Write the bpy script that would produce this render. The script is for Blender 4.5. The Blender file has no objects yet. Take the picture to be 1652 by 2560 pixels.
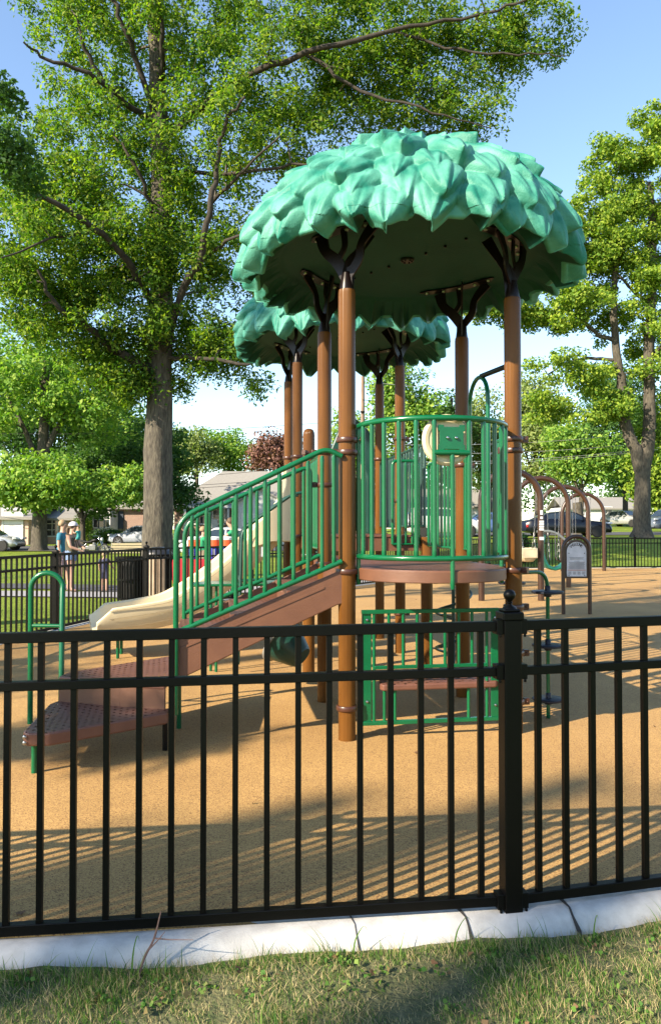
import bpy, bmesh, math, random
import numpy as np
from mathutils import Vector, Matrix
from math import sin, cos, pi, radians as rad
random.seed(7); RNG = np.random.default_rng(11)
SC = bpy.context.scene; COL = SC.collection

# ---------------------------------------------------------------- camera, sky, sun, exposure
EYE = 1.6; F = 1960.0
cam = bpy.data.cameras.new('camera'); cam.sensor_fit = 'VERTICAL'; cam.sensor_height = 36
cam.lens = 36*F/2560; cam.clip_start = 0.05; cam.clip_end = 3000
co = bpy.data.objects.new('camera', cam); COL.objects.link(co)
co.location = (0, 0, EYE); co.rotation_euler = (rad(90+1.17), 0, 0); SC.camera = co
SUN_AZ = rad(38); SUN_EL = rad(30)
w = bpy.data.worlds.new('World'); SC.world = w; w.use_nodes = True
nt = w.node_tree; bg = nt.nodes['Background']
sky = nt.nodes.new('ShaderNodeTexSky'); sky.sky_type = 'NISHITA'; sky.sun_disc = False
sky.sun_elevation = SUN_EL; sky.sun_rotation = math.atan2(-cos(SUN_AZ), -sin(SUN_AZ))
sky.air_density = 1.0; sky.dust_density = 0.25; sky.ozone_density = 1.5
nt.links.new(sky.outputs[0], bg.inputs[0]); bg.inputs[1].default_value = 0.115
sl = bpy.data.lights.new('sun', 'SUN'); sl.energy = 5.0; sl.angle = rad(0.53); sl.color = (1, .86, .66)
so = bpy.data.objects.new('sun', sl); COL.objects.link(so)
ld = Vector((cos(SUN_AZ)*cos(SUN_EL), sin(SUN_AZ)*cos(SUN_EL), -sin(SUN_EL)))
so.rotation_euler = ld.to_track_quat('-Z', 'Y').to_euler(); so.location = (-10, -6, 12)
SC.view_settings.view_transform = 'Standard'; SC.view_settings.look = 'None'
SC.view_settings.exposure = 1.55; SC.view_settings.gamma = 1
SC.render.engine = 'CYCLES'; SC.cycles.max_bounces = 6; SC.cycles.transparent_max_bounces = 12
SC.cycles.sample_clamp_indirect = 6

# ---------------------------------------------------------------- materials
def mat(name, col, rough=.6, metal=0, col2=None, scale=8, bump=0, bscale=60, spec=None, coat=0, detail=4, stretch=None):
    m = bpy.data.materials.new(name); m.use_nodes = True; n = m.node_tree.nodes; l = m.node_tree.links
    b = n['Principled BSDF']; b.inputs['Roughness'].default_value = rough; b.inputs['Metallic'].default_value = metal
    if spec is not None: b.inputs['Specular IOR Level'].default_value = spec
    if coat: b.inputs['Coat Weight'].default_value = coat; b.inputs['Coat Roughness'].default_value = .12
    tc = n.new('ShaderNodeTexCoord'); src = tc.outputs['Object']
    if stretch:
        mp = n.new('ShaderNodeMapping'); mp.inputs['Scale'].default_value = stretch; l.new(src, mp.inputs[0]); src = mp.outputs[0]
    if col2 is None: col2 = tuple(c*.82 for c in col)
    col = tuple(c*.76 for c in col); col2 = tuple(c*.76 for c in col2)
    t = n.new('ShaderNodeTexNoise'); t.inputs['Scale'].default_value = scale; t.inputs['Detail'].default_value = detail
    l.new(src, t.inputs['Vector'])
    r = n.new('ShaderNodeValToRGB'); r.color_ramp.elements[0].position = .35; r.color_ramp.elements[1].position = .65
    r.color_ramp.elements[0].color = (*col2, 1); r.color_ramp.elements[1].color = (*col, 1)
    l.new(t.outputs[0], r.inputs[0]); l.new(r.outputs[0], b.inputs['Base Color'])
    if bump:
        t2 = n.new('ShaderNodeTexNoise'); t2.inputs['Scale'].default_value = bscale; t2.inputs['Detail'].default_value = 4
        l.new(src, t2.inputs['Vector'])
        bp = n.new('ShaderNodeBump'); bp.inputs['Strength'].default_value = bump; bp.inputs['Distance'].default_value = .02
        l.new(t2.outputs[0], bp.inputs['Height']); l.new(bp.outputs[0], b.inputs['Normal'])
    return m
M = {}
M['black'] = mat('black_powder_coat', (.0025, .0023, .002), .4, bump=.08, bscale=300, spec=.16)
M['brown'] = mat('brown_post_coat', (.165, .068, .014), .24, spec=.16, col2=(.115, .046, .010), scale=5, stretch=(1.5, 1.5, .3))
M['brown2'] = mat('brown_clamp', (.075, .026, .014), .35)
M['bracket'] = mat('dark_brown_steel', (.010, .005, .004), .32, col2=(.006, .003, .003), spec=.25)
M['archbrown'] = mat('arch_brown_paint', (.055, .024, .012), .35, col2=(.042, .018, .010), scale=2)
M['green'] = mat('green_rail_coat', (.003, .125, .045), .25, col2=(.003, .105, .038), spec=.35, coat=.15)
M['dgreen'] = mat('dark_green_plastic', (.008, .06, .045), .4, bump=.1)
M['tan'] = mat('tan_plastic', (.80, .68, .44), .42, col2=(.74, .62, .40), scale=3, bump=.04, bscale=30)
M['seatgreen'] = mat('swing_green_plastic', (.03, .33, .2), .4)
M['step'] = mat('plastisol_brown', (.165, .070, .036), .5, col2=(.14, .058, .030), bump=.15, bscale=150)
M['navy'] = mat('pod_dark_blue', (.012, .016, .03), .45, spec=.3)
M['steel'] = mat('steel', (.5, .5, .5), .3, 1)
M['white'] = mat('white_paint', (.8, .8, .78), .5, col2=(.76, .76, .74))
M['concrete'] = mat('white_concrete', (.60, .59, .57), .9, col2=(.47, .46, .44), scale=14, bump=.2, bscale=160, detail=12)
M['signw'] = mat('sign_white', (.74, .74, .77), .5, spec=.2)
M['ink'] = mat('ink', (.03, .03, .035), .5)
M['inkr'] = mat('sign_orange', (.55, .12, .04), .5)
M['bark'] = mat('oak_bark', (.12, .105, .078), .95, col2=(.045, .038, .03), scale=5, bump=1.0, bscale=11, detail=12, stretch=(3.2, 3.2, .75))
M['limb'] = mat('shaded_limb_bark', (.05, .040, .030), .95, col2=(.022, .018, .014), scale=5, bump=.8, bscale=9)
M['barkd'] = mat('dark_bark', (.10, .085, .06), .95, col2=(.05, .04, .03), scale=5, bump=.8, bscale=9, stretch=(2, 2, .5))
M['asph'] = mat('asphalt', (.09, .09, .095), .9, col2=(.06, .06, .065), scale=30, bump=.3)
M['pathc'] = mat('path_concrete', (.36, .35, .36), .9, col2=(.30, .29, .30), scale=4, bump=.2)
M['glass'] = mat('dark_glass', (.03, .045, .06), .08, coat=.5)
M['tyre'] = mat('tyre', (.02, .02, .02), .85)
M['chrome'] = mat('chrome', (.6, .6, .62), .2, 1)
M['skin'] = mat('skin', (.52, .30, .21), .55)
M['hair'] = mat('hair_brown', (.10, .06, .03), .7)
M['hairb'] = mat('hair_light', (.35, .24, .13), .7)
M['wood'] = mat('pole_wood', (.30, .22, .16), .9, col2=(.2, .14, .1), stretch=(4, 4, .3))
M['chain'] = mat('chain_steel', (.42, .42, .42), .45, .8)

def rubber_mat():
    m = bpy.data.materials.new('tan_rubber'); m.use_nodes = True; n = m.node_tree.nodes; l = m.node_tree.links
    b = n['Principled BSDF']; b.inputs['Roughness'].default_value = .85; tc = n.new('ShaderNodeTexCoord')
    v = n.new('ShaderNodeTexVoronoi'); v.inputs['Scale'].default_value = 190; l.new(tc.outputs['Object'], v.inputs['Vector'])
    r = n.new('ShaderNodeValToRGB'); e = r.color_ramp.elements
    e[0].position = 0; e[0].color = (.13, .06, .022, 1); e[1].position = 1; e[1].color = (.50, .31, .105, 1)
    x = e.new(.22); x.color = (.31, .175, .055, 1); x = e.new(.6); x.color = (.41, .245, .078, 1)
    s = n.new('ShaderNodeSeparateColor'); l.new(v.outputs['Color'], s.inputs[0]); l.new(s.outputs[0], r.inputs[0])
    t = n.new('ShaderNodeTexNoise'); t.inputs['Scale'].default_value = .9; t.inputs['Detail'].default_value = 6; l.new(tc.outputs['Object'], t.inputs['Vector'])
    r2 = n.new('ShaderNodeValToRGB'); r2.color_ramp.elements[0].position = .3; r2.color_ramp.elements[1].position = .7
    r2.color_ramp.elements[0].color = (.76, .73, .70, 1); r2.color_ramp.elements[1].color = (1, 1, 1, 1); l.new(t.outputs[0], r2.inputs[0])
    mx = n.new('ShaderNodeMix'); mx.data_type = 'RGBA'; mx.blend_type = 'MULTIPLY'; mx.inputs[0].default_value = 1
    l.new(r.outputs[0], mx.inputs[6]); l.new(r2.outputs[0], mx.inputs[7]); l.new(mx.outputs[2], b.inputs['Base Color'])
    bp = n.new('ShaderNodeBump'); bp.inputs['Strength'].default_value = .6; bp.inputs['Distance'].default_value = .003
    l.new(s.outputs[1], bp.inputs['Height']); l.new(bp.outputs[0], b.inputs['Normal']); return m
M['rubber'] = rubber_mat()

def grass_mat():
    m = bpy.data.materials.new('lawn'); m.use_nodes = True; n = m.node_tree.nodes; l = m.node_tree.links
    b = n['Principled BSDF']; b.inputs['Roughness'].default_value = .9; b.inputs['Specular IOR Level'].default_value = .15; tc = n.new('ShaderNodeTexCoord')
    t = n.new('ShaderNodeTexNoise'); t.inputs['Scale'].default_value = .35; t.inputs['Detail'].default_value = 8; l.new(tc.outputs['Object'], t.inputs['Vector'])
    r = n.new('ShaderNodeValToRGB'); e = r.color_ramp.elements; e[0].position = .3; e[0].color = (.12, .19, .02, 1); e[1].position = .7; e[1].color = (.24, .30, .04, 1)
    l.new(t.outputs[0], r.inputs[0])
    t2 = n.new('ShaderNodeTexNoise'); t2.inputs['Scale'].default_value = 9; t2.inputs['Detail'].default_value = 9; l.new(tc.outputs['Object'], t2.inputs['Vector'])
    r2 = n.new('ShaderNodeValToRGB'); e = r2.color_ramp.elements; e[0].position = .35; e[0].color = (.55, .55, .5, 1); e[1].position = .65; e[1].color = (1.1, 1.1, 1, 1)
    l.new(t2.outputs[0], r2.inputs[0])
    mx = n.new('ShaderNodeMix'); mx.data_type = 'RGBA'; mx.blend_type = 'MULTIPLY'; mx.inputs[0].default_value = 1
    l.new(r.outputs[0], mx.inputs[6]); l.new(r2.outputs[0], mx.inputs[7]); l.new(mx.outputs[2], b.inputs['Base Color'])
    bp = n.new('ShaderNodeBump'); bp.inputs['Strength'].default_value = 1; bp.inputs['Distance'].default_value = .06
    t3 = n.new('ShaderNodeTexNoise'); t3.inputs['Scale'].default_value = 25; t3.inputs['Detail'].default_value = 6; l.new(tc.outputs['Object'], t3.inputs['Vector'])
    l.new(t3.outputs[0], bp.inputs['Height']); l.new(bp.outputs[0], b.inputs['Normal']); return m
M['lawn'] = grass_mat()
M['dirt'] = mat('verge_soil', (.15, .15, .065), .95, col2=(.06, .08, .025), scale=14, bump=1, bscale=50, detail=9)

def leaf_mat(name, c1, c2, c3, trans=.38, rough=.68):
    m = bpy.data.materials.new(name); m.use_nodes = True; n = m.node_tree.nodes; l = m.node_tree.links
    b = n['Principled BSDF']; b.inputs['Roughness'].default_value = rough; b.inputs['Specular IOR Level'].default_value = .22; out = n['Material Output']
    c1, c2, c3 = [tuple(v*1.15 for v in c) for c in (c1, c2, c3)]
    g = n.new('ShaderNodeNewGeometry'); r = n.new('ShaderNodeValToRGB'); e = r.color_ramp.elements
    e[0].color = (*c1, 1); e[1].color = (*c3, 1); x = e.new(.5); x.color = (*c2, 1); l.new(g.outputs['Random Per Island'], r.inputs[0])
    l.new(r.outputs[0], b.inputs['Base Color'])
    tr = n.new('ShaderNodeBsdfTranslucent')
    mc = n.new('ShaderNodeMix'); mc.data_type = 'RGBA'; mc.blend_type = 'MULTIPLY'; mc.inputs[0].default_value = 1
    l.new(r.outputs[0], mc.inputs[6]); mc.inputs[7].default_value = (1.25, 1.5, .4, 1); l.new(mc.outputs[2], tr.inputs[0])
    mx = n.new('ShaderNodeMixShader'); mx.inputs[0].default_value = trans
    l.new(b.outputs[0], mx.inputs[1]); l.new(tr.outputs[0], mx.inputs[2]); l.new(mx.outputs[0], out.inputs[0]); return m
M['oakleaf'] = leaf_mat('oak_leaves', (.03, .085, .016), (.085, .16, .02), (.21, .26, .03), .5)
M['mapleleaf'] = leaf_mat('maple_leaves', (.07, .16, .03), (.14, .25, .04), (.25, .33, .06))
M['limeleaf'] = leaf_mat('yellow_green_leaves', (.06, .135, .02), (.14, .22, .025), (.26, .32, .04))
M['darkleaf'] = leaf_mat('dark_leaves', (.03, .075, .02), (.045, .10, .025), (.07, .14, .03))
M['paleleaf'] = leaf_mat('pale_leaves', (.12, .17, .06), (.17, .22, .07), (.24, .28, .10))
M['redleaf'] = leaf_mat('copper_leaves', (.10, .045, .04), (.15, .075, .06), (.20, .11, .08), .2)
M['blade'] = leaf_mat('grass_blades', (.035, .10, .018), (.07, .16, .025), (.16, .22, .05), .35)
M['straw'] = leaf_mat('dry_grass', (.24, .19, .09), (.33, .27, .14), (.40, .33, .18), .2)
M['deadleaf'] = leaf_mat('fallen_leaves', (.09, .05, .025), (.14, .09, .045), (.10, .13, .04), .1)

def canopy_mat():
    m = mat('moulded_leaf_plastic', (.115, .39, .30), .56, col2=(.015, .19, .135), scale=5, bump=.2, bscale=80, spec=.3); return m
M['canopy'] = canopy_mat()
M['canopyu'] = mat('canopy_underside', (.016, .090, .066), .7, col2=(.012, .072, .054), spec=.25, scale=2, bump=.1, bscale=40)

def perf_mat():
    m = mat('perforated_plastisol', (.17, .070, .043), .5, col2=(.145, .058, .036), bump=.1, bscale=150)
    n = m.node_tree.nodes; l = m.node_tree.links; out = n['Material Output']; b = n['Principled BSDF']
    tc = n.new('ShaderNodeTexCoord'); mp = n.new('ShaderNodeMapping'); mp.inputs['Rotation'].default_value = (0, 0, rad(33)); l.new(tc.outputs['Object'], mp.inputs[0])
    v = n.new('ShaderNodeVectorMath'); v.operation = 'MODULO'
    ad = n.new('ShaderNodeVectorMath'); ad.operation = 'ADD'; ad.inputs[1].default_value = (100, 100, 0); l.new(mp.outputs[0], ad.inputs[0])
    v.inputs[1].default_value = (.062, .062, 1000); l.new(ad.outputs[0], v.inputs[0])
    d = n.new('ShaderNodeVectorMath'); d.operation = 'MULTIPLY'; d.inputs[1].default_value = (1, 1, 0); l.new(v.outputs[0], d.inputs[0])
    ds = n.new('ShaderNodeVectorMath'); ds.operation = 'DISTANCE'; ds.inputs[1].default_value = (.031, .031, 0); l.new(d.outputs[0], ds.inputs[0])
    lt = n.new('ShaderNodeMath'); lt.operation = 'LESS_THAN'; lt.inputs[1].default_value = .0105; l.new(ds.outputs['Value'], lt.inputs[0])
    g = n.new('ShaderNodeNewGeometry'); sp = n.new('ShaderNodeSeparateXYZ'); l.new(g.outputs['True Normal'], sp.inputs[0])
    ab = n.new('ShaderNodeMath'); ab.operation = 'ABSOLUTE'; l.new(sp.outputs[2], ab.inputs[0])
    gt = n.new('ShaderNodeMath'); gt.operation = 'GREATER_THAN'; gt.inputs[1].default_value = .9; l.new(ab.outputs[0], gt.inputs[0])
    mu = n.new('ShaderNodeMath'); mu.operation = 'MULTIPLY'; l.new(lt.outputs[0], mu.inputs[0]); l.new(gt.outputs[0], mu.inputs[1])
    tr = n.new('ShaderNodeBsdfTransparent'); mx = n.new('ShaderNodeMixShader'); l.new(mu.outputs[0], mx.inputs[0])
    l.new(b.outputs[0], mx.inputs[1]); l.new(tr.outputs[0], mx.inputs[2]); l.new(mx.outputs[0], out.inputs[0]); return m
M['perf'] = perf_mat()

def brick_mat(name, c1, c2, mortar, sc=6):
    m = bpy.data.materials.new(name); m.use_nodes = True; n = m.node_tree.nodes; l = m.node_tree.links
    b = n['Principled BSDF']; b.inputs['Roughness'].default_value = .9; tc = n.new('ShaderNodeTexCoord')
    mp = n.new('ShaderNodeMapping'); mp.inputs['Rotation'].default_value = (rad(90), 0, 0); l.new(tc.outputs['Object'], mp.inputs[0])
    t = n.new('ShaderNodeTexBrick'); t.inputs['Color1'].default_value = (*c1, 1); t.inputs['Color2'].default_value = (*c2, 1)
    t.inputs['Mortar'].default_value = (*mortar, 1); t.inputs['Scale'].default_value = sc; l.new(mp.outputs[0], t.inputs[0]); l.new(t.outputs[0], b.inputs['Base Color']); return m
M['brick'] = brick_mat('pale_brick', (.42, .25, .18), (.50, .32, .24), (.5, .45, .4))
M['brickd'] = brick_mat('brown_brick', (.22, .13, .10), (.28, .17, .12), (.3, .27, .25))
M['shingle'] = mat('roof_shingle', (.30, .285, .255), .9, col2=(.24, .23, .21), scale=12, bump=.4, bscale=20)
M['siding'] = mat('white_siding', (.7, .71, .72), .6)

def fluted():
    m = M['brown']; n = m.node_tree.nodes; l = m.node_tree.links; b = n['Principled BSDF']
    tc = n.new('ShaderNodeTexCoord'); sp = n.new('ShaderNodeSeparateXYZ'); l.new(tc.outputs['Normal'], sp.inputs[0])
    at = n.new('ShaderNodeMath'); at.operation = 'ARCTAN2'; l.new(sp.outputs[1], at.inputs[0]); l.new(sp.outputs[0], at.inputs[1])
    mu = n.new('ShaderNodeMath'); mu.operation = 'MULTIPLY'; mu.inputs[1].default_value = 20; l.new(at.outputs[0], mu.inputs[0])
    sn = n.new('ShaderNodeMath'); sn.operation = 'SINE'; l.new(mu.outputs[0], sn.inputs[0])
    gt = n.new('ShaderNodeMath'); gt.operation = 'POWER'; gt.inputs[1].default_value = 8; l.new(sn.outputs[0], gt.inputs[0])
    bp = n.new('ShaderNodeBump'); bp.inputs['Strength'].default_value = .5; bp.inputs['Distance'].default_value = .004
    l.new(gt.outputs[0], bp.inputs['Height']); l.new(bp.outputs[0], b.inputs['Normal'])
fluted()
_plain = {}
def plain(name, col, rough=.6, **k):
    if name not in _plain: _plain[name] = mat(name, col, rough, **k)
    return _plain[name]

# ---------------------------------------------------------------- mesh builder and tagging
class MB:
    def __init__(s): s.v = []; s.f = []
    def add(s, vs, fs):
        o = len(s.v); s.v += [tuple(p) for p in vs]; s.f += [tuple(i+o for i in f) for f in fs]; return s
    def box(s, c, sz, rz=0, rot=None):
        x, y, z = sz[0]/2, sz[1]/2, sz[2]/2; R = rot or Matrix.Rotation(rz, 3, 'Z'); c = Vector(c)
        vs = [c+R @ Vector((a*x, b*y, d*z)) for d in (-1, 1) for b in (-1, 1) for a in (-1, 1)]
        return s.add(vs, [(0, 2, 3, 1), (4, 5, 7, 6), (0, 1, 5, 4), (2, 6, 7, 3), (0, 4, 6, 2), (1, 3, 7, 5)])
    def tube(s, path, r, seg=10, cap=True, ell=None):
        P = [Vector(p) for p in path]; n = len(P); R = r if isinstance(r, (list, tuple)) else [r]*n
        T = []
        for i in range(n):
            t = (P[min(i+1, n-1)]-P[max(i-1, 0)]); T.append(t.normalized() if t.length > 1e-9 else Vector((0, 0, 1)))
        u = T[0].orthogonal().normalized()
        if abs(T[0].z) > .9: u = Vector((1, 0, 0)); u = (u-T[0]*u.dot(T[0])).normalized()
        vs = []
        for i in range(n):
            if i: u = (u-T[i]*u.dot(T[i])).normalized()
            w_ = T[i].cross(u)
            for k in range(seg):
                a = 2*pi*k/seg; vs.append(P[i]+(u*cos(a)+w_*sin(a))*R[i])
        fs = [(i*seg+k, i*seg+(k+1) % seg, (i+1)*seg+(k+1) % seg, (i+1)*seg+k) for i in range(n-1) for k in range(seg)]
        if cap: fs += [tuple(range(seg))[::-1], tuple((n-1)*seg+k for k in range(seg))]
        return s.add(vs, fs)
    def lathe(s, c, prof, seg=24, M3=None):
        c = Vector(c); vs = []; n = len(prof); R = M3 or Matrix.Identity(3)
        for (r, z) in prof:
            for k in range(seg):
                a = 2*pi*k/seg; vs.append(c+R @ Vector((r*cos(a), r*sin(a), z)))
        fs = [(i*seg+k, i*seg+(k+1) % seg, (i+1)*seg+(k+1) % seg, (i+1)*seg+k) for i in range(n-1) for k in range(seg)]
        if prof[0][0] > 1e-5: fs.append(tuple(range(seg))[::-1])
        if prof[-1][0] > 1e-5: fs.append(tuple((n-1)*seg+k for k in range(seg)))
        return s.add(vs, fs)
    def prism(s, pts, off):
        n = len(pts); off = Vector(off); P = [Vector(p) for p in pts]
        return s.add(P+[p+off for p in P], [tuple(range(n))[::-1], tuple(range(n, 2*n))]+[(i, (i+1) % n, n+(i+1) % n, n+i) for i in range(n)])
    def loft(s, rings, close=True, cap=True):
        m = len(rings[0]); vs = [p for r in rings for p in r]; K = m if close else m-1
        fs = [(i*m+k, i*m+(k+1) % m, (i+1)*m+(k+1) % m, (i+1)*m+k) for i in range(len(rings)-1) for k in range(K)]
        if cap and close: fs += [tuple(range(m))[::-1], tuple((len(rings)-1)*m+k for k in range(m))]
        return s.add(vs, fs)
ORG = {}
def finish(me, m, smooth=40):
    me.materials.append(m)
    bm = bmesh.new(); bm.from_mesh(me); bmesh.ops.recalc_face_normals(bm, faces=bm.faces); bm.to_mesh(me); bm.free()
    if smooth:
        me.polygons.foreach_set('use_smooth', [True]*len(me.polygons)); me.set_sharp_from_angle(angle=rad(smooth))
def part(name, mb, m, parent=None, smooth=40, bevel=0, label=None, world=True):
    """links one mesh object; vertices are in world space when world is True"""
    o0 = ORG.get(parent, Vector((0, 0, 0))) if (parent is not None and world) else Vector((0, 0, 0))
    me = bpy.data.meshes.new(name); me.from_pydata([tuple(Vector(v)-o0) for v in mb.v], [], mb.f); finish(me, m, smooth)
    o = bpy.data.objects.new(name, me); COL.objects.link(o)
    if parent is not None: o.parent = parent; ORG[o] = o0
    if bevel:
        b = o.modifiers.new('bevel', 'BEVEL'); b.width = bevel; b.segments = 2; b.limit_method = 'ANGLE'
    if label: o['label'] = label
    return o
def thing(name, label, cat, loc=(0, 0, 0), rz=0, group=None):
    o = bpy.data.objects.new(name, None); COL.objects.link(o); o.location = loc; o.rotation_euler = (0, 0, rz)
    o.empty_display_size = .2; ORG[o] = Vector(loc); return tag(o, label, cat, group)
def tag(o, label, cat, group=None):
    o['label'] = label; o['category'] = cat
    if group: o['group'] = group
    return o
def parts(name, mb, m, parent=None, **k):
    """one part for every connected piece of the builder"""
    n = len(mb.v); P = list(range(n))
    def f_(i):
        while P[i] != i: P[i] = P[P[i]]; i = P[i]
        return i
    for f in mb.f:
        for i in f[1:]: P[f_(i)] = f_(f[0])
    gs = {}
    for f in mb.f: gs.setdefault(f_(f[0]), []).append(f)
    for fs in gs.values():
        q = MB(); mp = {}
        for f in fs:
            for i in f:
                if i not in mp: mp[i] = len(q.v); q.v.append(mb.v[i])
            q.f.append(tuple(mp[i] for i in f))
        o = part(name, q, m, parent, **k)
    return o
def struct(o): o['kind'] = 'structure'; return o
def copy_tree(o, parent=None):
    c = o.copy(); COL.objects.link(c)
    if parent is not None: c.parent = parent
    for ch in list(o.children): copy_tree(ch, c)
    return c
def npmesh(name, V, Fq, m, parent=None, smooth=False):
    o0 = np.array(ORG.get(parent, Vector((0, 0, 0)))) if parent is not None else np.zeros(3)
    me = bpy.data.meshes.new(name); k = Fq.shape[1]
    me.vertices.add(len(V)); me.vertices.foreach_set('co', (V-o0).astype(np.float32).ravel())
    me.loops.add(Fq.size); me.loops.foreach_set('vertex_index', Fq.astype(np.int32).ravel())
    me.polygons.add(len(Fq)); me.polygons.foreach_set('loop_start', np.arange(0, Fq.size, k, dtype=np.int32))
    me.polygons.foreach_set('loop_total', np.full(len(Fq), k, dtype=np.int32)); me.update(calc_edges=True); me.validate()
    me.materials.append(m)
    if smooth: me.polygons.foreach_set('use_smooth', [True]*len(Fq))
    o = bpy.data.objects.new(name, me); COL.objects.link(o)
    if parent is not None: o.parent = parent; ORG[o] = Vector(o0)
    return o
def crv(pts, n=6):
    P = [Vector(p) for p in pts]; P = [P[0]*2-P[1]]+P+[P[-1]*2-P[-2]]; out = []
    for i in range(1, len(P)-2):
        a, b, c, d = P[i-1:i+3]
        for k in range(n):
            t = k/n; out.append(.5*((2*b)+(c-a)*t+(2*a-5*b+4*c-d)*t*t+(3*b-a-3*c+d)*t**3))
    out.append(P[-2]); return out
def fillet(pts, r, n=5):
    P = [Vector(p) for p in pts]; out = [P[0]]
    for i in range(1, len(P)-1):
        a = (P[i-1]-P[i]); b = (P[i+1]-P[i]); rr = min(r, a.length*.49, b.length*.49); s = P[i]+a.normalized()*rr; e = P[i]+b.normalized()*rr
        for k in range(n+1):
            t = k/n; out.append(s*(1-t)**2+P[i]*2*t*(1-t)+e*t*t)
    out.append(P[-1]); return out
def sstep(a, b, x): t = max(0, min(1, (x-a)/(b-a))); return t*t*(3-2*t)
def text_mesh(txt, size, m, parent, loc, rot=(pi/2, 0, 0), name='lettering', align='CENTER', bold=0):
    c = bpy.data.curves.new(name, 'FONT'); c.body = txt; c.size = size; c.align_x = align; c.align_y = 'CENTER'; c.extrude = .001; c.offset = bold
    t = bpy.data.objects.new(name, c); COL.objects.link(t); dg = bpy.context.evaluated_depsgraph_get()
    me = bpy.data.meshes.new_from_object(t.evaluated_get(dg)); bpy.data.objects.remove(t)
    me.materials.clear(); me.materials.append(m); o = bpy.data.objects.new(name, me); COL.objects.link(o)
    if parent is not None: o.parent = parent; loc = Vector(loc)-ORG.get(parent, Vector((0, 0, 0))); ORG[o] = ORG.get(parent, Vector((0, 0, 0)))
    o.location = loc; o.rotation_euler = rot; return o
def PX(px, Y): return (px-826)/F*Y
def PZ(py, Y): return EYE+(1320-py)/F*Y

# ---------------------------------------------------------------- terrain, playground surface, kerb, paths, road
FENCE = [(-1.67, 3.06), (-3.4, 3.55), (-4.7, 5.2), (-5.0, 7.6), (-4.75, 10.0), (-4.3, 12.3), (-3.63, 15.5), (-2.2, 17.7), (-.4, 20.0), (1.6, 23.2), (3.7, 27.2), (6.2, 30.6),
         (9.2, 31.3), (12.2, 31.5), (16, 31.6), (20, 30.5), (22.5, 26), (22.5, 18), (18, 12), (11, 7.5), (5.5, 4.7), (3.12, 3.88), (.753, 3.31)]
def inside(x, y, P=FENCE):
    c = False; j = len(P)-1
    for i in range(len(P)):
        if (P[i][1] > y) != (P[j][1] > y) and x < (P[j][0]-P[i][0])*(y-P[i][1])/(P[j][1]-P[i][1])+P[i][0]: c = not c
        j = i
    return c
def terrain(x, y):
    z = -.03-.06*(1-sstep(3.2, 8, y))-.25*(1-sstep(3.3, 5.5, y))*(1 if abs(x) < 7 else 0)
    t = sstep(-.02, .16, x/max(y, 1)) if y > 5 else 0
    z += t*(1.10*sstep(31, 45, y)+.9*sstep(45, 90, y)+1.5*sstep(90, 200, y))
    z += .35*sstep(40, 60, y)*(1-t)
    if y < 4: z -= .03*sstep(1.5, -1.5, x) if False else 0
    return z
def build_ground():
    xs = sorted(set([round(-400+i*40.0, 2) for i in range(21)]+[round(-60+i*3.0, 2) for i in range(41)]+[round(-6+i*.5, 2) for i in range(25)]))
    ys = sorted(set([round(-60+i*15.0, 2) for i in range(4)]+[round(i*.5, 2) for i in range(13)]+[round(6+i*3.0, 2) for i in range(40)]+[130, 150, 180, 220, 300, 450, 700]))
    mb = MB(); vs = [(x, y, terrain(x, y)-(.06 if inside(x, y) else 0)) for y in ys for x in xs]; nx = len(xs)
    mb.add(vs, [(j*nx+i, j*nx+i+1, (j+1)*nx+i+1, (j+1)*nx+i) for j in range(len(ys)-1) for i in range(nx-1)])
    struct(part('ground', mb, M['lawn'], smooth=180))
build_ground()
def poly_slab(name, pts, z0, z1, m):
    mb = MB(); mb.prism([(x, y, z0) for x, y in pts], (0, 0, z1-z0)); return part(name, mb, m, smooth=0)
struct(poly_slab('playground_surface', [(x, y) for x, y in FENCE], -.2, 0.0, M['rubber']))
# kerb under the fence: bevelled section swept round the playground
def kerb():
    n = len(FENCE); mb = MB(); rings = []
    C_ = Vector((8, 17))
    pts = []
    for i in range(n):
        a, b = Vector(FENCE[i]), Vector(FENCE[(i+1) % n]); L = (b-a).length; k = max(1, int(L/.6))
        for j in range(k): pts.append(a+(b-a)*j/k)
    N = len(pts)
    for i, p in enumerate(pts):
        d = (pts[(i+1) % N]-pts[i-1]).normalized(); nrm = Vector((-d.y, d.x))
        q = p+nrm*.5
        if inside(q.x, q.y): nrm = -nrm
        j = .004*sin(i*1.7)
        low = -.02*sstep(1.5, -1.5, p.x)*(1-sstep(4, 6, p.y))
        sec = [(-.09, -.2), (-.09, .006), (-.075, .014), (.05, .012), (.085, -.006), (.115, -.05), (.135+j, -.12), (.14, -.25)]
        rings.append([(p.x+nrm.x*u, p.y+nrm.y*u, z+low) for u, z in sec])
    rings.append(rings[0]); mb.loft(rings, close=True, cap=False)
    return struct(part('kerb', mb, M['concrete'], smooth=50))
kerb()
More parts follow.
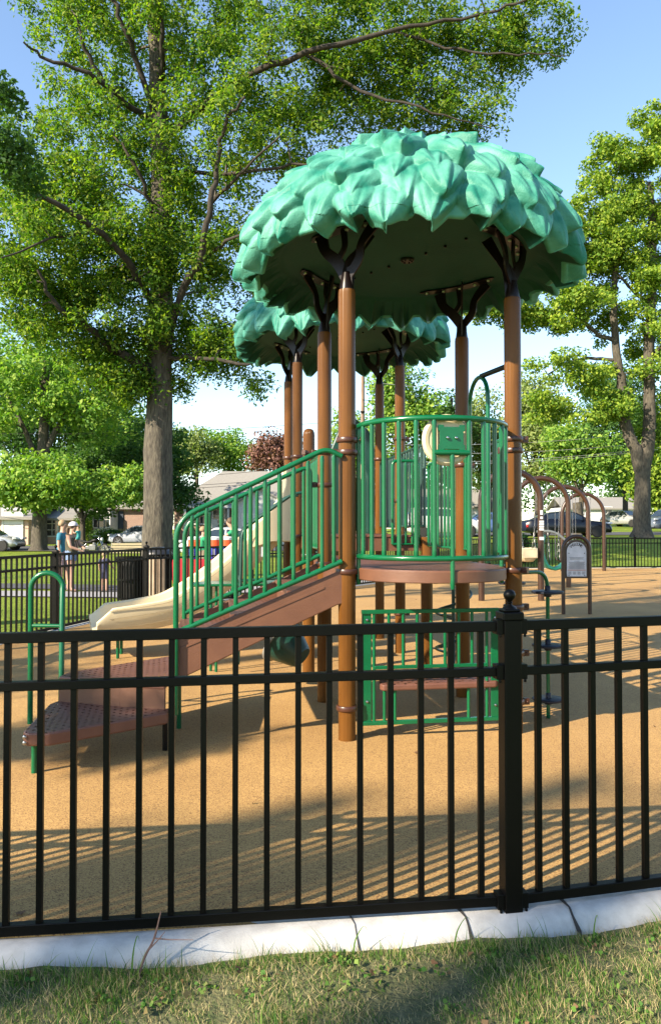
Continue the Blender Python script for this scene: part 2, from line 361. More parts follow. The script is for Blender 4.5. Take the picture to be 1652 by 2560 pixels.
# joints cut across the kerb
def fy_(x):
    for (x0, y0), (x1, y1) in (((-1.67, 3.06), (.753, 3.31)), ((.753, 3.31), (3.12, 3.88))):
        if x0 <= x <= x1: return y0+(y1-y0)*(x-x0)/(x1-x0)
for jx, jw in ((870, .4), (1140, 1), (1405, 1.1)):
    X = PX(jx, 3.3); mb = MB(); L_ = []
    for k, (u, z) in enumerate(((-.07, .0165), (-.02, .0155), (.05, .0155), (.085, -.003), (.115, -.046), (.138, -.12), (.142, -.2))):
        xx = X+.010*k+.004*sin(k*2.3+jx); w_ = (.006+.003*sin(k*1.9))*jw; yy = fy_(X)-u; z -= .02*sstep(1.5, -1.5, X); L_ += [(xx-w_, yy, z), (xx+w_, yy, z)]
    mb.add(L_, [(2*k, 2*k+1, 2*k+3, 2*k+2) for k in range(6)]); struct(part('kerb_joint', mb, plain('joint_dark', (.05, .045, .04), .95), smooth=0))
def ribbon(name, pts, wd, m, lift=.02):
    rings = []; P = [Vector(p) for p in pts]; out = []
    for a, b in zip(P, P[1:]):
        k = max(1, int((b-a).length/1.5)); out += [a+(b-a)*j/k for j in range(k)]
    out.append(P[-1]); mb = MB()
    for i, p in enumerate(out):
        d = (out[min(i+1, len(out)-1)]-out[max(0, i-1)]).normalized(); nn = Vector((-d.y, d.x))
        rings.append([(p.x+nn.x*t*wd/2, p.y+nn.y*t*wd/2, terrain(p.x+nn.x*t*wd/2, p.y+nn.y*t*wd/2)+lift) for t in (-1, -.33, .33, 1)])
    mb.loft(rings, close=False); return struct(part(name, mb, m, smooth=180))
ribbon('concrete_path', [(-30, 19.6), (-8, 19.3), (-4.8, 18.9), (-3.6, 18.2), (-3.1, 17.6)], 1.5, M['pathc'], .03)
ribbon('concrete_path', [(-4.5, 18.6), (-3.2, 19.5), (-1, 21.5), (1, 24.5), (3, 28.5)], 1.5, M['pathc'], .034)
ribbon('asphalt_path', [(-30, 22.0), (-9, 21.9), (-6.5, 21.4), (-5.2, 20.4)], 1.7, M['asph'], .026)
ribbon('road', [(-90, 53), (-20, 52.5), (10, 53), (60, 60), (120, 70)], 7, M['asph'], .05)
ribbon('road', [(30, 82), (60, 84), (140, 95)], 8, M['asph'], .06)

# ---------------------------------------------------------------- fences
def finial(mb, c, s=1):
    mb.lathe(c, [(r*s, z*s*.84+(.004 if z > .05 else 0)) for r, z in ((.001, .094), (.012, .0915), (.022, .082), (.0275, .067), (.0235, .051), (.014, .042), (.010, .036), (.014, .031), (.009, .026), (.013, .018), (.028, .008), (.032, 0))], 16)
def fence(label, pts, zs, group=None, pick=.1302, post_at=None, start=0.0, maxp=100):
    root = thing('metal_fence', label, 'fence', (pts[0][0], pts[0][1], zs[0]), 0, group)
    pk = None; count = 0; extra = MB()
    for i, (x, y) in enumerate(pts):
        z = zs[i]; d = Vector(pts[min(i+1, len(pts)-1)])-Vector(pts[max(i-1, 0)]); a = math.atan2(d.y, d.x)
        mb = MB(); mb.box((x, y, z+.605), (.076, .076, 1.21), a)
        po = part('post', mb, M['black'], root, bevel=.004, smooth=0)
        mb = MB(); mb.box((x, y, z+1.226), (.092, .092, .034), a); mb.box((x, y, z+1.249), (.072, .072, .012), a)
        part('post_cap', mb, M['black'], po, bevel=.005, smooth=0)
        mb = MB(); finial(mb, (x, y, z+1.254), .98); part('finial', mb, M['black'], po, smooth=60)
        if y < 6:
            mb = MB()
            for h in (.045, .993, 1.181):
                for s in (-1, 1):
                    mb.box((x+s*.052*cos(a), y+s*.052*sin(a), z+h), (.03, .056, .062), a)
                    mb.lathe((x+s*.055*cos(a)+.03*sin(a), y+s*.055*sin(a)-.03*cos(a), z+h-.036), [(.006, -.006), (.006, .006)], 8)
            parts('rail_bracket', mb, M['black'], po, bevel=.002, smooth=0)
    for i in range(len(pts)-1):
        a0, a1 = Vector(pts[i]), Vector(pts[i+1]); L = (a1-a0).length; d = (a1-a0)/L; ang = math.atan2(d.y, d.x); z0, z1 = zs[i], zs[i+1]
        R = Matrix.Rotation(ang, 3, 'Z') @ Matrix.Rotation(-math.atan2(z1-z0, L), 3, 'Y'); mid = (a0+a1)/2
        for h, t in ((.045, .042), (.993, .036), (1.183, .042)):
            mb = MB(); mb.box((mid.x, mid.y, (z0+z1)/2+h), (L-.082, .040, t), rot=R); part('rail', mb, M['black'], root, bevel=.003, smooth=0)
        n = int(round(L/pick)); sp = L/n
        for k in range(1, n):
            p = a0+d*sp*k; z = z0+(z1-z0)*k/n
            if count < maxp:
                if pk is None:
                    mb = MB(); mb.box((0, 0, .61), (.0235, .0235, 1.13)); me = bpy.data.meshes.new('picket'); me.from_pydata(mb.v, [], mb.f); finish(me, M['black'], 0)
                    pk = bpy.data.objects.new('picket', me); o = pk
                else: o = pk.copy()
                COL.objects.link(o); o.parent = root; o.location = (p.x-pts[0][0], p.y-pts[0][1], z-zs[0]); o.rotation_euler = (0, 0, ang); count += 1
            else: extra.box((p.x, p.y, z+.61), (.0235, .0235, 1.13), ang)
    if extra.v: part('picket', extra, M['black'], root, smooth=0)['kind'] = 'stuff'
    return root
fence('black picket fence in the foreground on a white kerb, with one ball-topped post', [(-4.1, 2.82), (-1.648, 3.062), (.753, 3.31), (3.12, 3.88), (5.4, 4.7)], [-.03, -.02, .006, .014, .01], 'black fences round the playground')
fence('black metal picket fence beside the lawn on the left behind the slide', FENCE[3:8], [0]*5, 'black fences round the playground')
fence('distant black picket fence behind the play structure between the slide and the swings', FENCE[7:12], [0]*5, 'black fences round the playground')
fence('distant black picket fence at the far right, beyond the swings below the forked tree', [FENCE[11], (8.3, 31.2), (12.2, 31.5), (16, 31.6), (19, 31.2)], [0, 0, 0, 0, 0], 'black fences round the playground')

# ---------------------------------------------------------------- play structure
A0 = Vector((.125, 5.97)); du = Vector((.9875, .1577)); dv = Vector((-.1372, .9905)); LU = 1.33; LV = 1.32
def Q(a, b, z): p = A0+du*a+dv*b; return Vector((p.x, p.y, z))
root = thing('play_structure', 'play structure with two green leaf canopies, brown posts, stairs and a tan slide', 'play structure', Q(0, 0, 0))
ang_u = math.atan2(du.y, du.x)
Z1 = 1.30; Z2 = 1.52
def clampring(a, b, z, dirs=(0,), r=.0675):
    mb = MB(); c = Q(a, b, z); mb.lathe(c, [(r-.004, -.02), (r+.010, -.02), (r+.014, -.012), (r+.014, .012), (r+.010, .02), (r-.004, .02)], 28)
    for t in dirs:
        R = Matrix.Rotation(ang_u+t, 3, 'Z'); mb.box(c+R @ Vector((r+.03, 0, 0)), (.045, .045, .05), rot=R); mb.lathe(c+R @ Vector((r+.03, 0, 0)), [(.008, -.035), (.008, .035)], 8, R @ Matrix.Rotation(pi/2, 3, 'X'))
    return mb
def post(a, b, top, clamps, dome=False, r=.0655):
    c = Q(a, b, 0); prof = [(r, -.05), (r, top-.03), (r-.003, top)]
    if dome: prof = [(r, -.05), (r, top-.07), (r*.93, top-.04), (r*.7, top-.012), (r*.3, top), (.001, top+.002)]
    mb = MB(); mb.lathe(c, prof, 40); p = part('post', mb, M['brown'], root, smooth=40)
    for z, dirs in clamps: part('clamp', clampring(a, b, z, dirs), M['brown2'], p, bevel=.003)
    return p
T1 = 3.42; T2 = 3.69
post(0, 0, T1, [(2.27, (0,)), (2.175, (pi, )), (1.27, (0,)), (.24, (0,))])
post(LU, 0, T1, [(2.30, (0,)), (2.21, (pi,)), (1.27, (-.8,)), (.24, (0,)), (.98, (0,)), (.62, (0,))])
post(0, LV, T1, [(2.30, (0, pi)), (2.0, (pi,)), (1.27, (0,))])
post(LU, LV, T1, [(2.2, (0,)), (1.27, (pi,))])
post(0, 2*LV, 2.69, [(2.42, (-2.2,)), (1.3, (0,))], dome=True)
post(LU, 2*LV, Z2-.02, [(1.0, (0,))])
post(0, 3*LV, T2, [(2.5, (0,)), (1.5, (0,)), (.9, (0,))])
post(LU, 3*LV, T2, [(2.75, (0,)), (1.95, (pi,)), (1.45, (0,)), (.95, (0,)), (.5, (0,))])
post(0, 4*LV, T2, [(2.6, (0,)), (2.0, (0,)), (1.5, (0,))])
post(LU, 4*LV, T2, [(2.6, (0,)), (1.5, (0,))])

def canopy(cc, rim, seed, first):
    """moulded dome: a fine shell whose relief is the highest of seven rows of overlapping leaf shapes"""
    rs = random.Random(seed); R = 1.352; H = .865; cx, cy = cc; NT, NS = 1200, 280
    th = np.linspace(0, 2*pi, NT, endpoint=False); rows = [(-.08, 29, .24), (.045, 28, .22), (.165, 25, .22), (.285, 21, .22), (.405, 18, .22), (.52, 14, .22), (.635, 11, .22), (.75, 7, .22), (.88, 4, .22)]
    L = []
    for ri, (s0, n, ds) in enumerate(rows):
        for k in range(n):
            sm = max(.02, min(.97, s0+ds*.45)); rr = R*cos(sm*pi/2)**.92; t0 = 2*pi*(k+(ri % 2)*.5+rs.uniform(-.2, .2))/n
            L.append((ri, t0, pi*rr/n*rs.uniform(1.15, 1.55), s0+rs.uniform(-.03, .03), ds*rs.uniform(.95, 1.35), rs.uniform(.05, .145), rs.uniform(.025, .06), rs.uniform(-.6, .6), rs.uniform(.008, .02), rs.uniform(-.35, .35), rs.random()))
    dth = lambda t0: (th-t0+pi) % (2*pi)-pi
    sb = np.full(NT, -.012)
    for (ri, t0, hw, st, ds, A, P, fo, cr, sk, ph) in L:
        if ri: continue
        x = np.abs(dth(t0)*R/hw); m = x < 1; v = .42+.58*(1-x[m])**.62; sb[m] = np.minimum(sb[m], (st+ds)-v*ds)
    q = np.linspace(0, 1, NS)[:, None]**1.05; S = sb[None, :]+(1-sb[None, :])*q; TH = np.broadcast_to(th, S.shape)
    an = np.clip(S, 0, 1)*pi/2; r0 = R*np.cos(an)**.92; z0 = rim+H*np.sin(an)+np.minimum(S, 0)*1.5
    nr = np.where(S < 0, 1.0, np.cos(an)*H); nz = np.where(S < 0, .12, np.sin(an)*R*.9); ml = np.hypot(nr, nz); nr /= ml; nz /= ml
    h = np.full(S.shape, -.03)
    for (ri, t0, hw, st, ds, A, P, fo, cr, sk, ph) in L:
        v = (st+ds-S)/ds; d = ((TH-t0+pi) % (2*pi)-pi)*np.maximum(r0, .03); w_ = hw*np.where(v < .42, .80+.20*np.sin(np.clip(v, 0, .42)/.42*pi/2), np.clip(1-(np.clip(v, .42, 1)-.42)/.58, 0, 1)**1.0)**.62
        d = d-sk*hw*np.clip(v, 0, 1)**2*.5; u = d/np.maximum(w_, 1e-4); inn = (v > 0) & (v <= 1) & (np.abs(u) < 1)
        ue = np.clip(np.abs(u), 0, 1); hh = -.035+(A*np.clip(v, 0, 1)**.75+P*((1-ue) if ph > .35 else (1-ue**2)*.8)*1.25*np.clip(v*3, 0, 1)+.02)*(1-ue**7)**.55-cr*np.exp(-(u/.13)**2)*(v > .15)-.007*np.exp(-((np.abs(u)-.38)/.07)**2)*(v > .25)+.010*np.clip(1-np.abs(u-fo)*3, 0, 1)+.006*np.sin(9*u+5*v+20*ph)*(v > .2)-.03*np.clip(v-.8, 0, 1)*5*ue
        h = np.where(inn & (hh > h), hh, h)
    for _ in range(1): h = .5*h+.25*(np.roll(h, 1, 1)+np.roll(h, -1, 1)); h[1:-1] = .5*h[1:-1]+.25*(h[2:]+h[:-2])
    h *= np.clip((1-q)*6, 0, 1)
    X = cx+(r0+h*nr)*np.cos(TH); Y_ = cy+(r0+h*nr)*np.sin(TH); Z = z0+h*nz
    V = np.stack([X, Y_, Z], -1).reshape(-1, 3)
    # rounded lip under the edge
    rb, zb_ = (r0+h*nr)[0], Z[0]; lip = [(-.012, -.014), (-.03, -.016), (-.048, -.004), (-.055, .02)]
    for dr, dz in lip: V = np.vstack([V, np.stack([cx+(rb+dr)*np.cos(th), cy+(rb+dr)*np.sin(th), zb_+dz], -1)])
    idx = np.arange(NS*NT).reshape(NS, NT); li = NS*NT+np.arange(len(lip)*NT).reshape(len(lip), NT); rowsI = [li[3], li[2], li[1], li[0]]+[idx[i] for i in range(NS)]
    Fq = np.concatenate([np.stack([a_, np.roll(a_, -1), np.roll(b_, -1), b_], 1) for a_, b_ in zip(rowsI, rowsI[1:])])
    cn = npmesh('canopy', V, Fq, M['canopy'], root, smooth=True); cn.data.set_sharp_from_angle(angle=rad(50))
    # underside: leaf backs curl in from the rim to a dished plate
    rings = []; r1, z1 = rb-.05, zb_+.0
    for k, (t, bz) in enumerate(((0, 0), (.12, .02), (.3, .055), (.5, .05), (.72, .03), (.9, .01), (1, 0))):
        rr = r1+(1.10-r1)*t; zz = z1+(rim+.085-z1)*t**.8+bz*.3*np.sin(27*th); rings.append(np.stack([cx+rr*np.cos(th), cy+rr*np.sin(th), zz], -1))
    for rr, zz in ((1.085, .10), (1.05, .105), (.7, .115), (.35, .12), (.02, .122)): rings.append(np.stack([cx+rr*np.cos(th), cy+rr*np.sin(th), np.full(NT, rim+zz)], -1))
    n_ = len(rings); V = np.vstack(rings); idx = np.arange(n_*NT).reshape(n_, NT); Fq = np.concatenate([np.stack([idx[i], idx[i+1], np.roll(idx[i+1], -1), np.roll(idx[i], -1)], 1) for i in range(n_-1)])
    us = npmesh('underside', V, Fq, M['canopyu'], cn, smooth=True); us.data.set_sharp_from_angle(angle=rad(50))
    mb = MB(); mb.lathe((cx, cy, rim+.112), [(.001, -.012), (.055, -.012), (.06, -.004), (.06, .01)], 20)
    for k in range(6):
        t = 2*pi*k/6; mb.lathe((cx+.04*cos(t), cy+.04*sin(t), rim+.098), [(.001, -.006), (.008, -.006), (.008, .004)], 8)
    for k in range(1, 5):
        for t in (2.3, 5.4): mb.lathe((cx+.22*k*cos(t), cy+.22*k*sin(t), rim+.108), [(.001, -.010), (.012, -.008), (.012, .01)], 8)
    parts('hub_plate', mb, M['bracket'], cn, smooth=40)
    return cn
def limb2d(mb, pts, wid, O, ex, ez, th):
    """flat cut-plate branch: polyline with half widths in the plane O,ex,ez"""
    nrm = ex.cross(ez); P = [Vector((p[0], p[1])) for p in pts]; L = []; Rr = []
    P3 = crv([(p.x, p.y, 0) for p in P], 5); n = len(P3); W = [wid[0]+(wid[-1]-wid[0])*i/(n-1) if len(wid) == 2 else float(np.interp(i/(n-1), np.linspace(0, 1, len(wid)), wid)) for i in range(n)]
    for i in range(n):
        t = (P3[min(i+1, n-1)]-P3[max(i-1, 0)]).normalized(); q = Vector((-t.y, t.x, 0)); L.append(P3[i]+q*W[i]/2); Rr.append(P3[i]-q*W[i]/2)
    rings = []
    for l_, r_ in zip(L, Rr):
        ring = [O+ex*l_.x+ez*l_.y+nrm*th/2, O+ex*r_.x+ez*r_.y+nrm*th/2, O+ex*r_.x+ez*r_.y-nrm*th/2, O+ex*l_.x+ez*l_.y-nrm*th/2]; rings.append(ring)
    mb.loft(rings)
def bracket(a, b, top, cc, rim, parent, flip):
    base = Q(a, b, top); rad_ = Vector((base.x-cc[0], base.y-cc[1], 0)).normalized(); tan_ = Vector((-rad_.y, rad_.x, 0)); up = Vector((0, 0, 1)); h = rim+.10-top
    mb = MB(); s = h/.46; f = flip
    # sleeve the plates grow out of
    mb.lathe(base, [(.058, -.03), (.058, .0), (.052, .05), (.040, .10), (.030, .14)], 20)
    th = .016
    def plate(ex, k, th, dz=0.0):
        limb2d(mb, [(0, 0), (0, .17*s)], [.115*k, .10*k], base, ex, up, th)
        limb2d(mb, [(-.01, .10*s), (-.09*f, .23*s), (-.20*f, .33*s), (-.24*f, .455*s)], [.09*k, .10*k, .085*k, .12*k], base, ex, up, th+.003)
        limb2d(mb, [(-.08*f, .24*s), (-.02*f, .33*s), (-.03*f, .455*s)], [.05*k, .05*k, .055*k], base, ex, up, th-.003)
        limb2d(mb, [(.01, .10*s), (.11*f, .21*s), (.14*f, .33*s), (.27*f, .455*s)], [.08*k, .075*k, .07*k, .10*k], base, ex, up, th+.001)
    plate(tan_, .95, th)
    inn = (-rad_*.86+tan_*.5*f).normalized()
    limb2d(mb, [(0, .02), (.03, .2*s), (.10, .30*s), (.20, .455*s)], [.11, .09, .06, .09], base, inn, up, th-.001)
    # curved mounting plate under the canopy
    c0 = math.atan2(rad_.y, rad_.x); rr = .93; ringo = []
    n = 18; tb = []; 
    for k in range(n+1):
        t = c0+(k/n-.5)*.86; wd = .055*(1 if 1 < k < n-1 else .6 if k in (1, n-1) else .2)
        ringo.append([(cc[0]+(rr-wd)*cos(t), cc[1]+(rr-wd)*sin(t), rim+.092), (cc[0]+(rr+wd)*cos(t), cc[1]+(rr+wd)*sin(t), rim+.092), (cc[0]+(rr+wd)*cos(t), cc[1]+(rr+wd)*sin(t), rim+.104), (cc[0]+(rr-wd)*cos(t), cc[1]+(rr-wd)*sin(t), rim+.104)])
    mb.loft(ringo); p = part('bracket', mb, M['bracket'], parent, smooth=30)
    mb = MB()
    for k in range(5):
        t = c0+(k/4-.5)*.72; mb.lathe((cc[0]+rr*cos(t), cc[1]+rr*sin(t), rim+.088), [(.001, -.014), (.013, -.010), (.018, .0), (.018, .004)], 10)
    q = parts('bolt', mb, M['steel'], parent, smooth=40)
cc1 = Q(LU/2-.03, LV/2, 0); cc2 = Q(LU/2, 3.5*LV, 0); RIM1 = 3.80; RIM2 = 4.07
cn1 = canopy((cc1.x, cc1.y), RIM1, 3, True); cn2 = canopy((cc2.x, cc2.y), RIM2, 8, False)
for (a, b, f) in ((0, 0, 1), (LU, 0, -1), (0, LV, 1), (LU, LV, -1)): bracket(a, b, T1, (cc1.x, cc1.y), RIM1, cn1, f)
for (a, b, f) in ((0, 3*LV, 1), (LU, 3*LV, -1), (0, 4*LV, 1), (LU, 4*LV, -1)): bracket(a, b, T2, (cc2.x, cc2.y), RIM2, cn2, f)

# decks
BR = .565; BA = .658
def deck(pts, z, th, name='deck'):
    mb = MB(); mb.prism([Q(a, b, z-th) for a, b in pts], (0, 0, th)); o = part(name, mb, M['perf'], root, smooth=0, bevel=.006); return o
semi = [(BA+BR*sin(t), -.01-BR*cos(t)) for t in [rad(-90+180*k/28) for k in range(29)]]
deck([(.06, -.005)]+[p for p in semi]+[(LU-.06, -.005), (LU-.06, LV*2-.02), (.06, LV*2-.02)], Z1, .022)
def sc_(p, k): return (BA+(p[0]-BA)*k, p[1]*k)
mb = MB(); mb.loft([[Q(*sc_(p, 1.0), Z1-.004), Q(*sc_(p, 1.010), Z1-.012), Q(*sc_(p, 1.010), Z1-.084), Q(*sc_(p, 1.0), Z1-.09), Q(*sc_(p, .97), Z1-.09), Q(*sc_(p, .97), Z1-.024)] for p in semi])
part('balcony_edge', mb, M['step'], root, smooth=28); mb = MB()
for (a0, b0, a1, b1) in ((.06, .02, .06, 2*LV-.03), (LU-.06, .02, LU-.06, 2*LV-.03), (.07, .02, LU-.07, .02), (.07, 2*LV-.03, LU-.07, 2*LV-.03), (.07, LV, LU-.07, LV)):
    p, q = Q(a0, b0, Z1-.062), Q(a1, b1, Z1-.062); mb.box((p+q)/2, ((q-p).length, .03, .075), math.atan2(q.y-p.y, q.x-p.x))
part('deck_edge', mb, M['step'], root, smooth=30)
deck([(.06, 2*LV), (LU-.06, 2*LV), (LU-.06, 4*LV), (.06, 4*LV)], Z2, .022)
mb = MB()
for (a0, b0, a1, b1) in ((.06, 2*LV+.02, .06, 4*LV), (LU-.06, 2*LV+.02, LU-.06, 4*LV), (.08, 2*LV+.03, LU-.08, 2*LV+.03), (.08, 4*LV, LU-.08, 4*LV)):
    p, q = Q(a0, b0, Z2-.10), Q(a1, b1, Z2-.10); mb.box((p+q)/2, ((q-p).length, .03, .15), math.atan2(q.y-p.y, q.x-p.x))
part('deck_edge', mb, M['step'], root, smooth=30)

def rail_part(name, main_paths, bars, r=.021, rb=.0165, m='green'):
    mb = MB(); mb.tube(main_paths[0], r, 12); o = part(name, mb, M[m], root)
    for p in main_paths[1:]: mb = MB(); mb.tube(p, r, 12); part('rail_tube', mb, M[m], o)
    for p, q in bars:
        b = MB(); p = Vector(p); q = Vector(q); d = (q-p).normalized()
        b.tube([p, p+d*.03, p+d*.06, q-d*.06, q-d*.03, q], [rb*.82, rb*1.1, rb, rb, rb*1.1, rb*.82], 10); part('bar', b, M[m], o)
    return o
# curved balcony guard rail
ZT = 2.375; ZB = 1.385
def ring(phi, z, r=BR+.005): t = rad(phi); return Q(BA+r*sin(t), -.01-r*cos(t), z)
top = [ring(-90+180*k/40, ZT) for k in range(41)]; bot = [ring(-90+180*k/40, ZB) for k in range(41)]
bars = []
for k in range(14):
    ph = -90+180/14*k
    if k == 7: bars.append((ring(ph, 2.13), ring(ph, 1.17)))
    elif k == 0: bars.append((ring(ph, ZT), ring(ph, 1.17)))
    else: bars.append((ring(ph, ZT), ring(ph, ZB)))
bars.append((ring(90, ZT), ring(90, 1.17)))
gr = rail_part('guard_rail', [top, bot, [ring(-12.8, 2.13), ring(0, 2.13), ring(12.8, 2.13)], [Q(.03, 0, 2.27), ring(-90, 2.27)], [ring(90, 2.30), Q(LU-.03, 0, 2.30)]], bars)
mb = MB(); p, q = ring(-10.5, 2.235, BR+.002), ring(10.5, 2.235, BR+.002); c = (p+q)/2; ex = (q-p).normalized(); W = (q-p).length; ny = ex.cross(Vector((0, 0, 1)))
out = [(-.5, .5), (-.30, .5), (-.27, .42), (.27, .42), (.30, .5), (.5, .5), (.5, .28), (.44, .25), (.44, -.25), (.5, -.28), (.5, -.5), (.3, -.5), (.27, -.43), (-.27, -.43), (-.3, -.5), (-.5, -.5), (-.5, -.28), (-.44, -.25), (-.44, .25), (-.5, .28)]
mb.prism([c+ex*W*u*.96+Vector((0, 0, .185*v)) for u, v in out], -ny*.006); part('wheel_panel', mb, M['green'], gr, smooth=0, bevel=.002)
mb = MB(); Rm = Matrix((ex, ny, Vector((0, 0, 1)))).transposed()
fw = (c-Vector((0, 0, 0))); outw = (Vector((c.x, c.y, 0))-Q(BA, -.01, 0)); outw.z = 0; outw.normalize()
for s in (-1, 1): mb.lathe(c+ex*s*.032+outw*.006+Vector((0, 0, 0)), [(.001, .012), (.008, .010), (.012, .004), (.012, 0)], 12, outw.to_track_quat('Z', 'Y').to_matrix())
parts('bolt', mb, M['chrome'], gr)
mb = MB(); WM = (-outw).to_track_quat('Z', 'Y').to_matrix(); wc = c-outw*.05+ex*-.02+Vector((0, 0, -.01))
mb.lathe(wc, [(.135, .0), (.14, -.018), (.165, -.024), (.182, -.010), (.185, .008), (.170, .022), (.148, .020), (.135, .0)], 40, WM)
mb.lathe(wc, [(.001, -.012), (.05, -.012), (.055, .012), (.001, .015)], 20, WM)
for k in range(4): 
    t = pi/4+pi/2*k; R_ = WM @ Matrix.Rotation(t, 3, 'Z'); mb.box(wc+R_ @ Vector((.095, 0, 0)), (.11, .035, .016), rot=R_)
mb.lathe(wc+outw*.012, [(.001, 0), (.15, 0), (.15, .004), (.001, .004)], 30, WM)
part('steering_wheel', mb, M['tan'], gr)

# stairs on the left with two rails
SX = -1.27
def stair_z(a, top=1.28, bot=.776): return top+(bot-top)*(a/SX)
for b, off in ((-.045, -1), (LV+.0, 1)):
    mb = MB(); mb.prism([Q(-.03, b, 1.29), Q(-.03, b, 1.03), Q(-.08, b, 1.02), Q(SX+.02, b, .495), Q(SX, b, .51), Q(SX, b, .78)], dv.to_3d()*.03*(1))
    st = part('stringer', mb, M['step'], root, smooth=0, bevel=.008)
    mb = MB(); mb.prism([Q(-.18, b-.006, 1.10+.06), Q(-.18, b-.006, 1.085+.06), Q(SX+.0, b-.006, .700), Q(SX, b-.006, .715)], dv.to_3d()*.006)
    part('stringer_lip', mb, M['step'], st, smooth=0)
for i, z in enumerate((1.13, .96, .79)):
    a1 = -.02-.42*i; mb = MB(); mb.prism([Q(a1, .0, z-.03), Q(a1-.44, .0, z-.03), Q(a1-.44, LV-.02, z-.03), Q(a1, LV-.02, z-.03)], (0, 0, .03)); o = part('tread', mb, M['perf'], root, smooth=0, bevel=.005)
    mb = MB(); mb.prism([Q(a1-.002, .0, z+.002), Q(a1+.012, .0, z+.002), Q(a1+.012, LV-.02, z+.002), Q(a1-.002, LV-.02, z+.002)], (0, 0, .135)); part('riser', mb, M['step'], o, smooth=0)
def stair_rail(b, near):
    rt = lambda a: 2.17+(1.71-2.17)*((a+.16)/(-1.0)); rb_ = lambda a: 1.37+(.84-1.37)*(a/SX)
    if near: pth = fillet([Q(-.05, b, 2.14), Q(-.17, b, 2.195), Q(SX-.0, b, rt(SX)), Q(SX, b, 1.2), Q(SX, b, .25)], .16, 8)
    else: pth = fillet([Q(-.14, b, 1.30), Q(-.14, b, 2.17), Q(-.30, b, rt(-.30)), Q(SX-.0, b, rt(SX)), Q(SX, b, 1.2), Q(SX, b, .28)], .16, 8)
    low = [Q(-.05, b, rb_(-.05)), Q(SX, b, rb_(SX))]
    bars = []
    for k in range(10):
        a = -.20-.1065*k
        if a < SX+.08: break
        zt = rt(a) if a < -.25 else rt(a)-.01
        bars.append((Q(a, b, zt), Q(a, b, rb_(a))))
    if near: bars.insert(0, (Q(-.11, b, 2.15), Q(-.11, b, rb_(-.11))))
    return rail_part('stair_rail', [pth, low], bars, .0205, .0155)
stair_rail(-.07, True); stair_rail(LV-.06, False)
# triangular transfer steps
def wedge(pts, z, th, nm, lab=None):
    mb = MB(); mb.prism([(x, y, z-th) for x, y in pts], (0, 0, th)); return part(nm, mb, M['perf'], root, smooth=0, bevel=.012, label=lab)
low = [(-1.94, 5.05), (-1.80, 5.06), (-1.165, 5.62), (-1.165, 5.74), (-2.07, 6.02), (-2.10, 5.90), (-1.985, 5.10)]
upp = [(-2.06, 5.97), (-1.55, 5.80), (-1.20, 5.71), (-1.20, 6.98), (-1.35, 7.0), (-2.05, 6.15)]
wedge(low, .285, .085, 'corner_step'); wedge(upp, .475, .05, 'corner_step')
mb = MB()
for (x0, y0), (x1, y1) in (((-2.055, 5.985), (-1.55, 5.815)), ((-1.55, 5.815), (-1.20, 5.725))):
    c = Vector(((x0+x1)/2, (y0+y1)/2, .365)); mb.box(c, (math.hypot(x1-x0, y1-y0), .02, .16), math.atan2(y1-y0, x1-x0))
part('riser', mb, M['step'], root, smooth=0)
mb = MB()
for x, y, z in ((-2.0, 5.93, .39), (-1.79, 5.86, .39)): mb.lathe((x, y, z+.03), [(.001, .012), (.012, .008), (.014, 0)], 10, Vector((-.3, -1, 0)).to_track_quat('Z', 'Y').to_matrix())
for z in (.262, .225): mb.lathe((-1.955, 5.045, z), [(.001, .012), (.012, .008), (.014, 0)], 10, Vector((-.3, -1, 0)).to_track_quat('Z', 'Y').to_matrix())
parts('bolt', mb, M['steel'], root)
for x, y, t, m_ in ((-1.935, 5.16, .22, 'green'), (-1.19, 5.68, .25, 'black'), (-1.21, 6.3, .45, 'green'), (-2.03, 6.05, .4, 'green')):
    mb = MB(); mb.tube([(x, y, -.02), (x, y, t)], .019, 12); part('leg', mb, M[m_], root)
mb = MB(); n = 14; xl, xr, yy = -2.455, -2.19, 6.45
pth = [(xl, yy, -.02), (xl, yy, 1.10)]+[((xl+xr)/2-(xr-xl)/2*cos(pi*k/n), yy-.0, 1.10+.13*sin(pi*k/n)) for k in range(1, n)]+[(xr, yy-.02, 1.10), (xr+.02, yy-.1, -.02)]
mb.tube(pth, .022, 14); mb.tube([(xl, yy, .80), (xr+.005, yy-.03, .80)], .016, 10); part('handhold_loop', mb, M['green'], root)
# side rails between the posts
def straight_rail(p, q, zt, zb, n=9, m='green', pad=.09):
    P, Q_ = Q(p[0], p[1], 0), Q(q[0], q[1], 0); d = (Q_-P).normalized(); P = P+d*pad; Q_ = Q_-d*pad; up = Vector((0, 0, 1))
    frame = fillet([P+up*zb, P+up*zt, Q_+up*zt, Q_+up*zb], .06)+[P+up*zb]
    bars = [(P+(Q_-P)*k/(n+1)+up*zt, P+(Q_-P)*k/(n+1)+up*zb) for k in range(1, n+1)]
    rail_part('side_rail', [frame], bars, .018, .0145, m)
straight_rail((0, LV), (0, 2*LV), 2.30, 1.40, 8)
straight_rail((LU, LV), (LU, 2*LV), 2.30, 1.40, 8)
straight_rail((LU, 0), (LU, .34*LV), 2.32, 1.40, 4, pad=.07)
straight_rail((LU, .78*LV), (LU, LV), 2.32, 1.40, 2, pad=.05)
straight_rail((LU, 2*LV), (LU, 3*LV), 2.55, 1.62, 7, 'dgreen')
straight_rail((LU, 3*LV), (LU, 4*LV), 2.55, 1.62, 9, 'dgreen')
straight_rail((.05, 4*LV), (.55, 4*LV), 2.55, 1.62, 5, 'dgreen')
straight_rail((.85, 2*LV), (LU, 2*LV), 2.35, 1.42, 3)
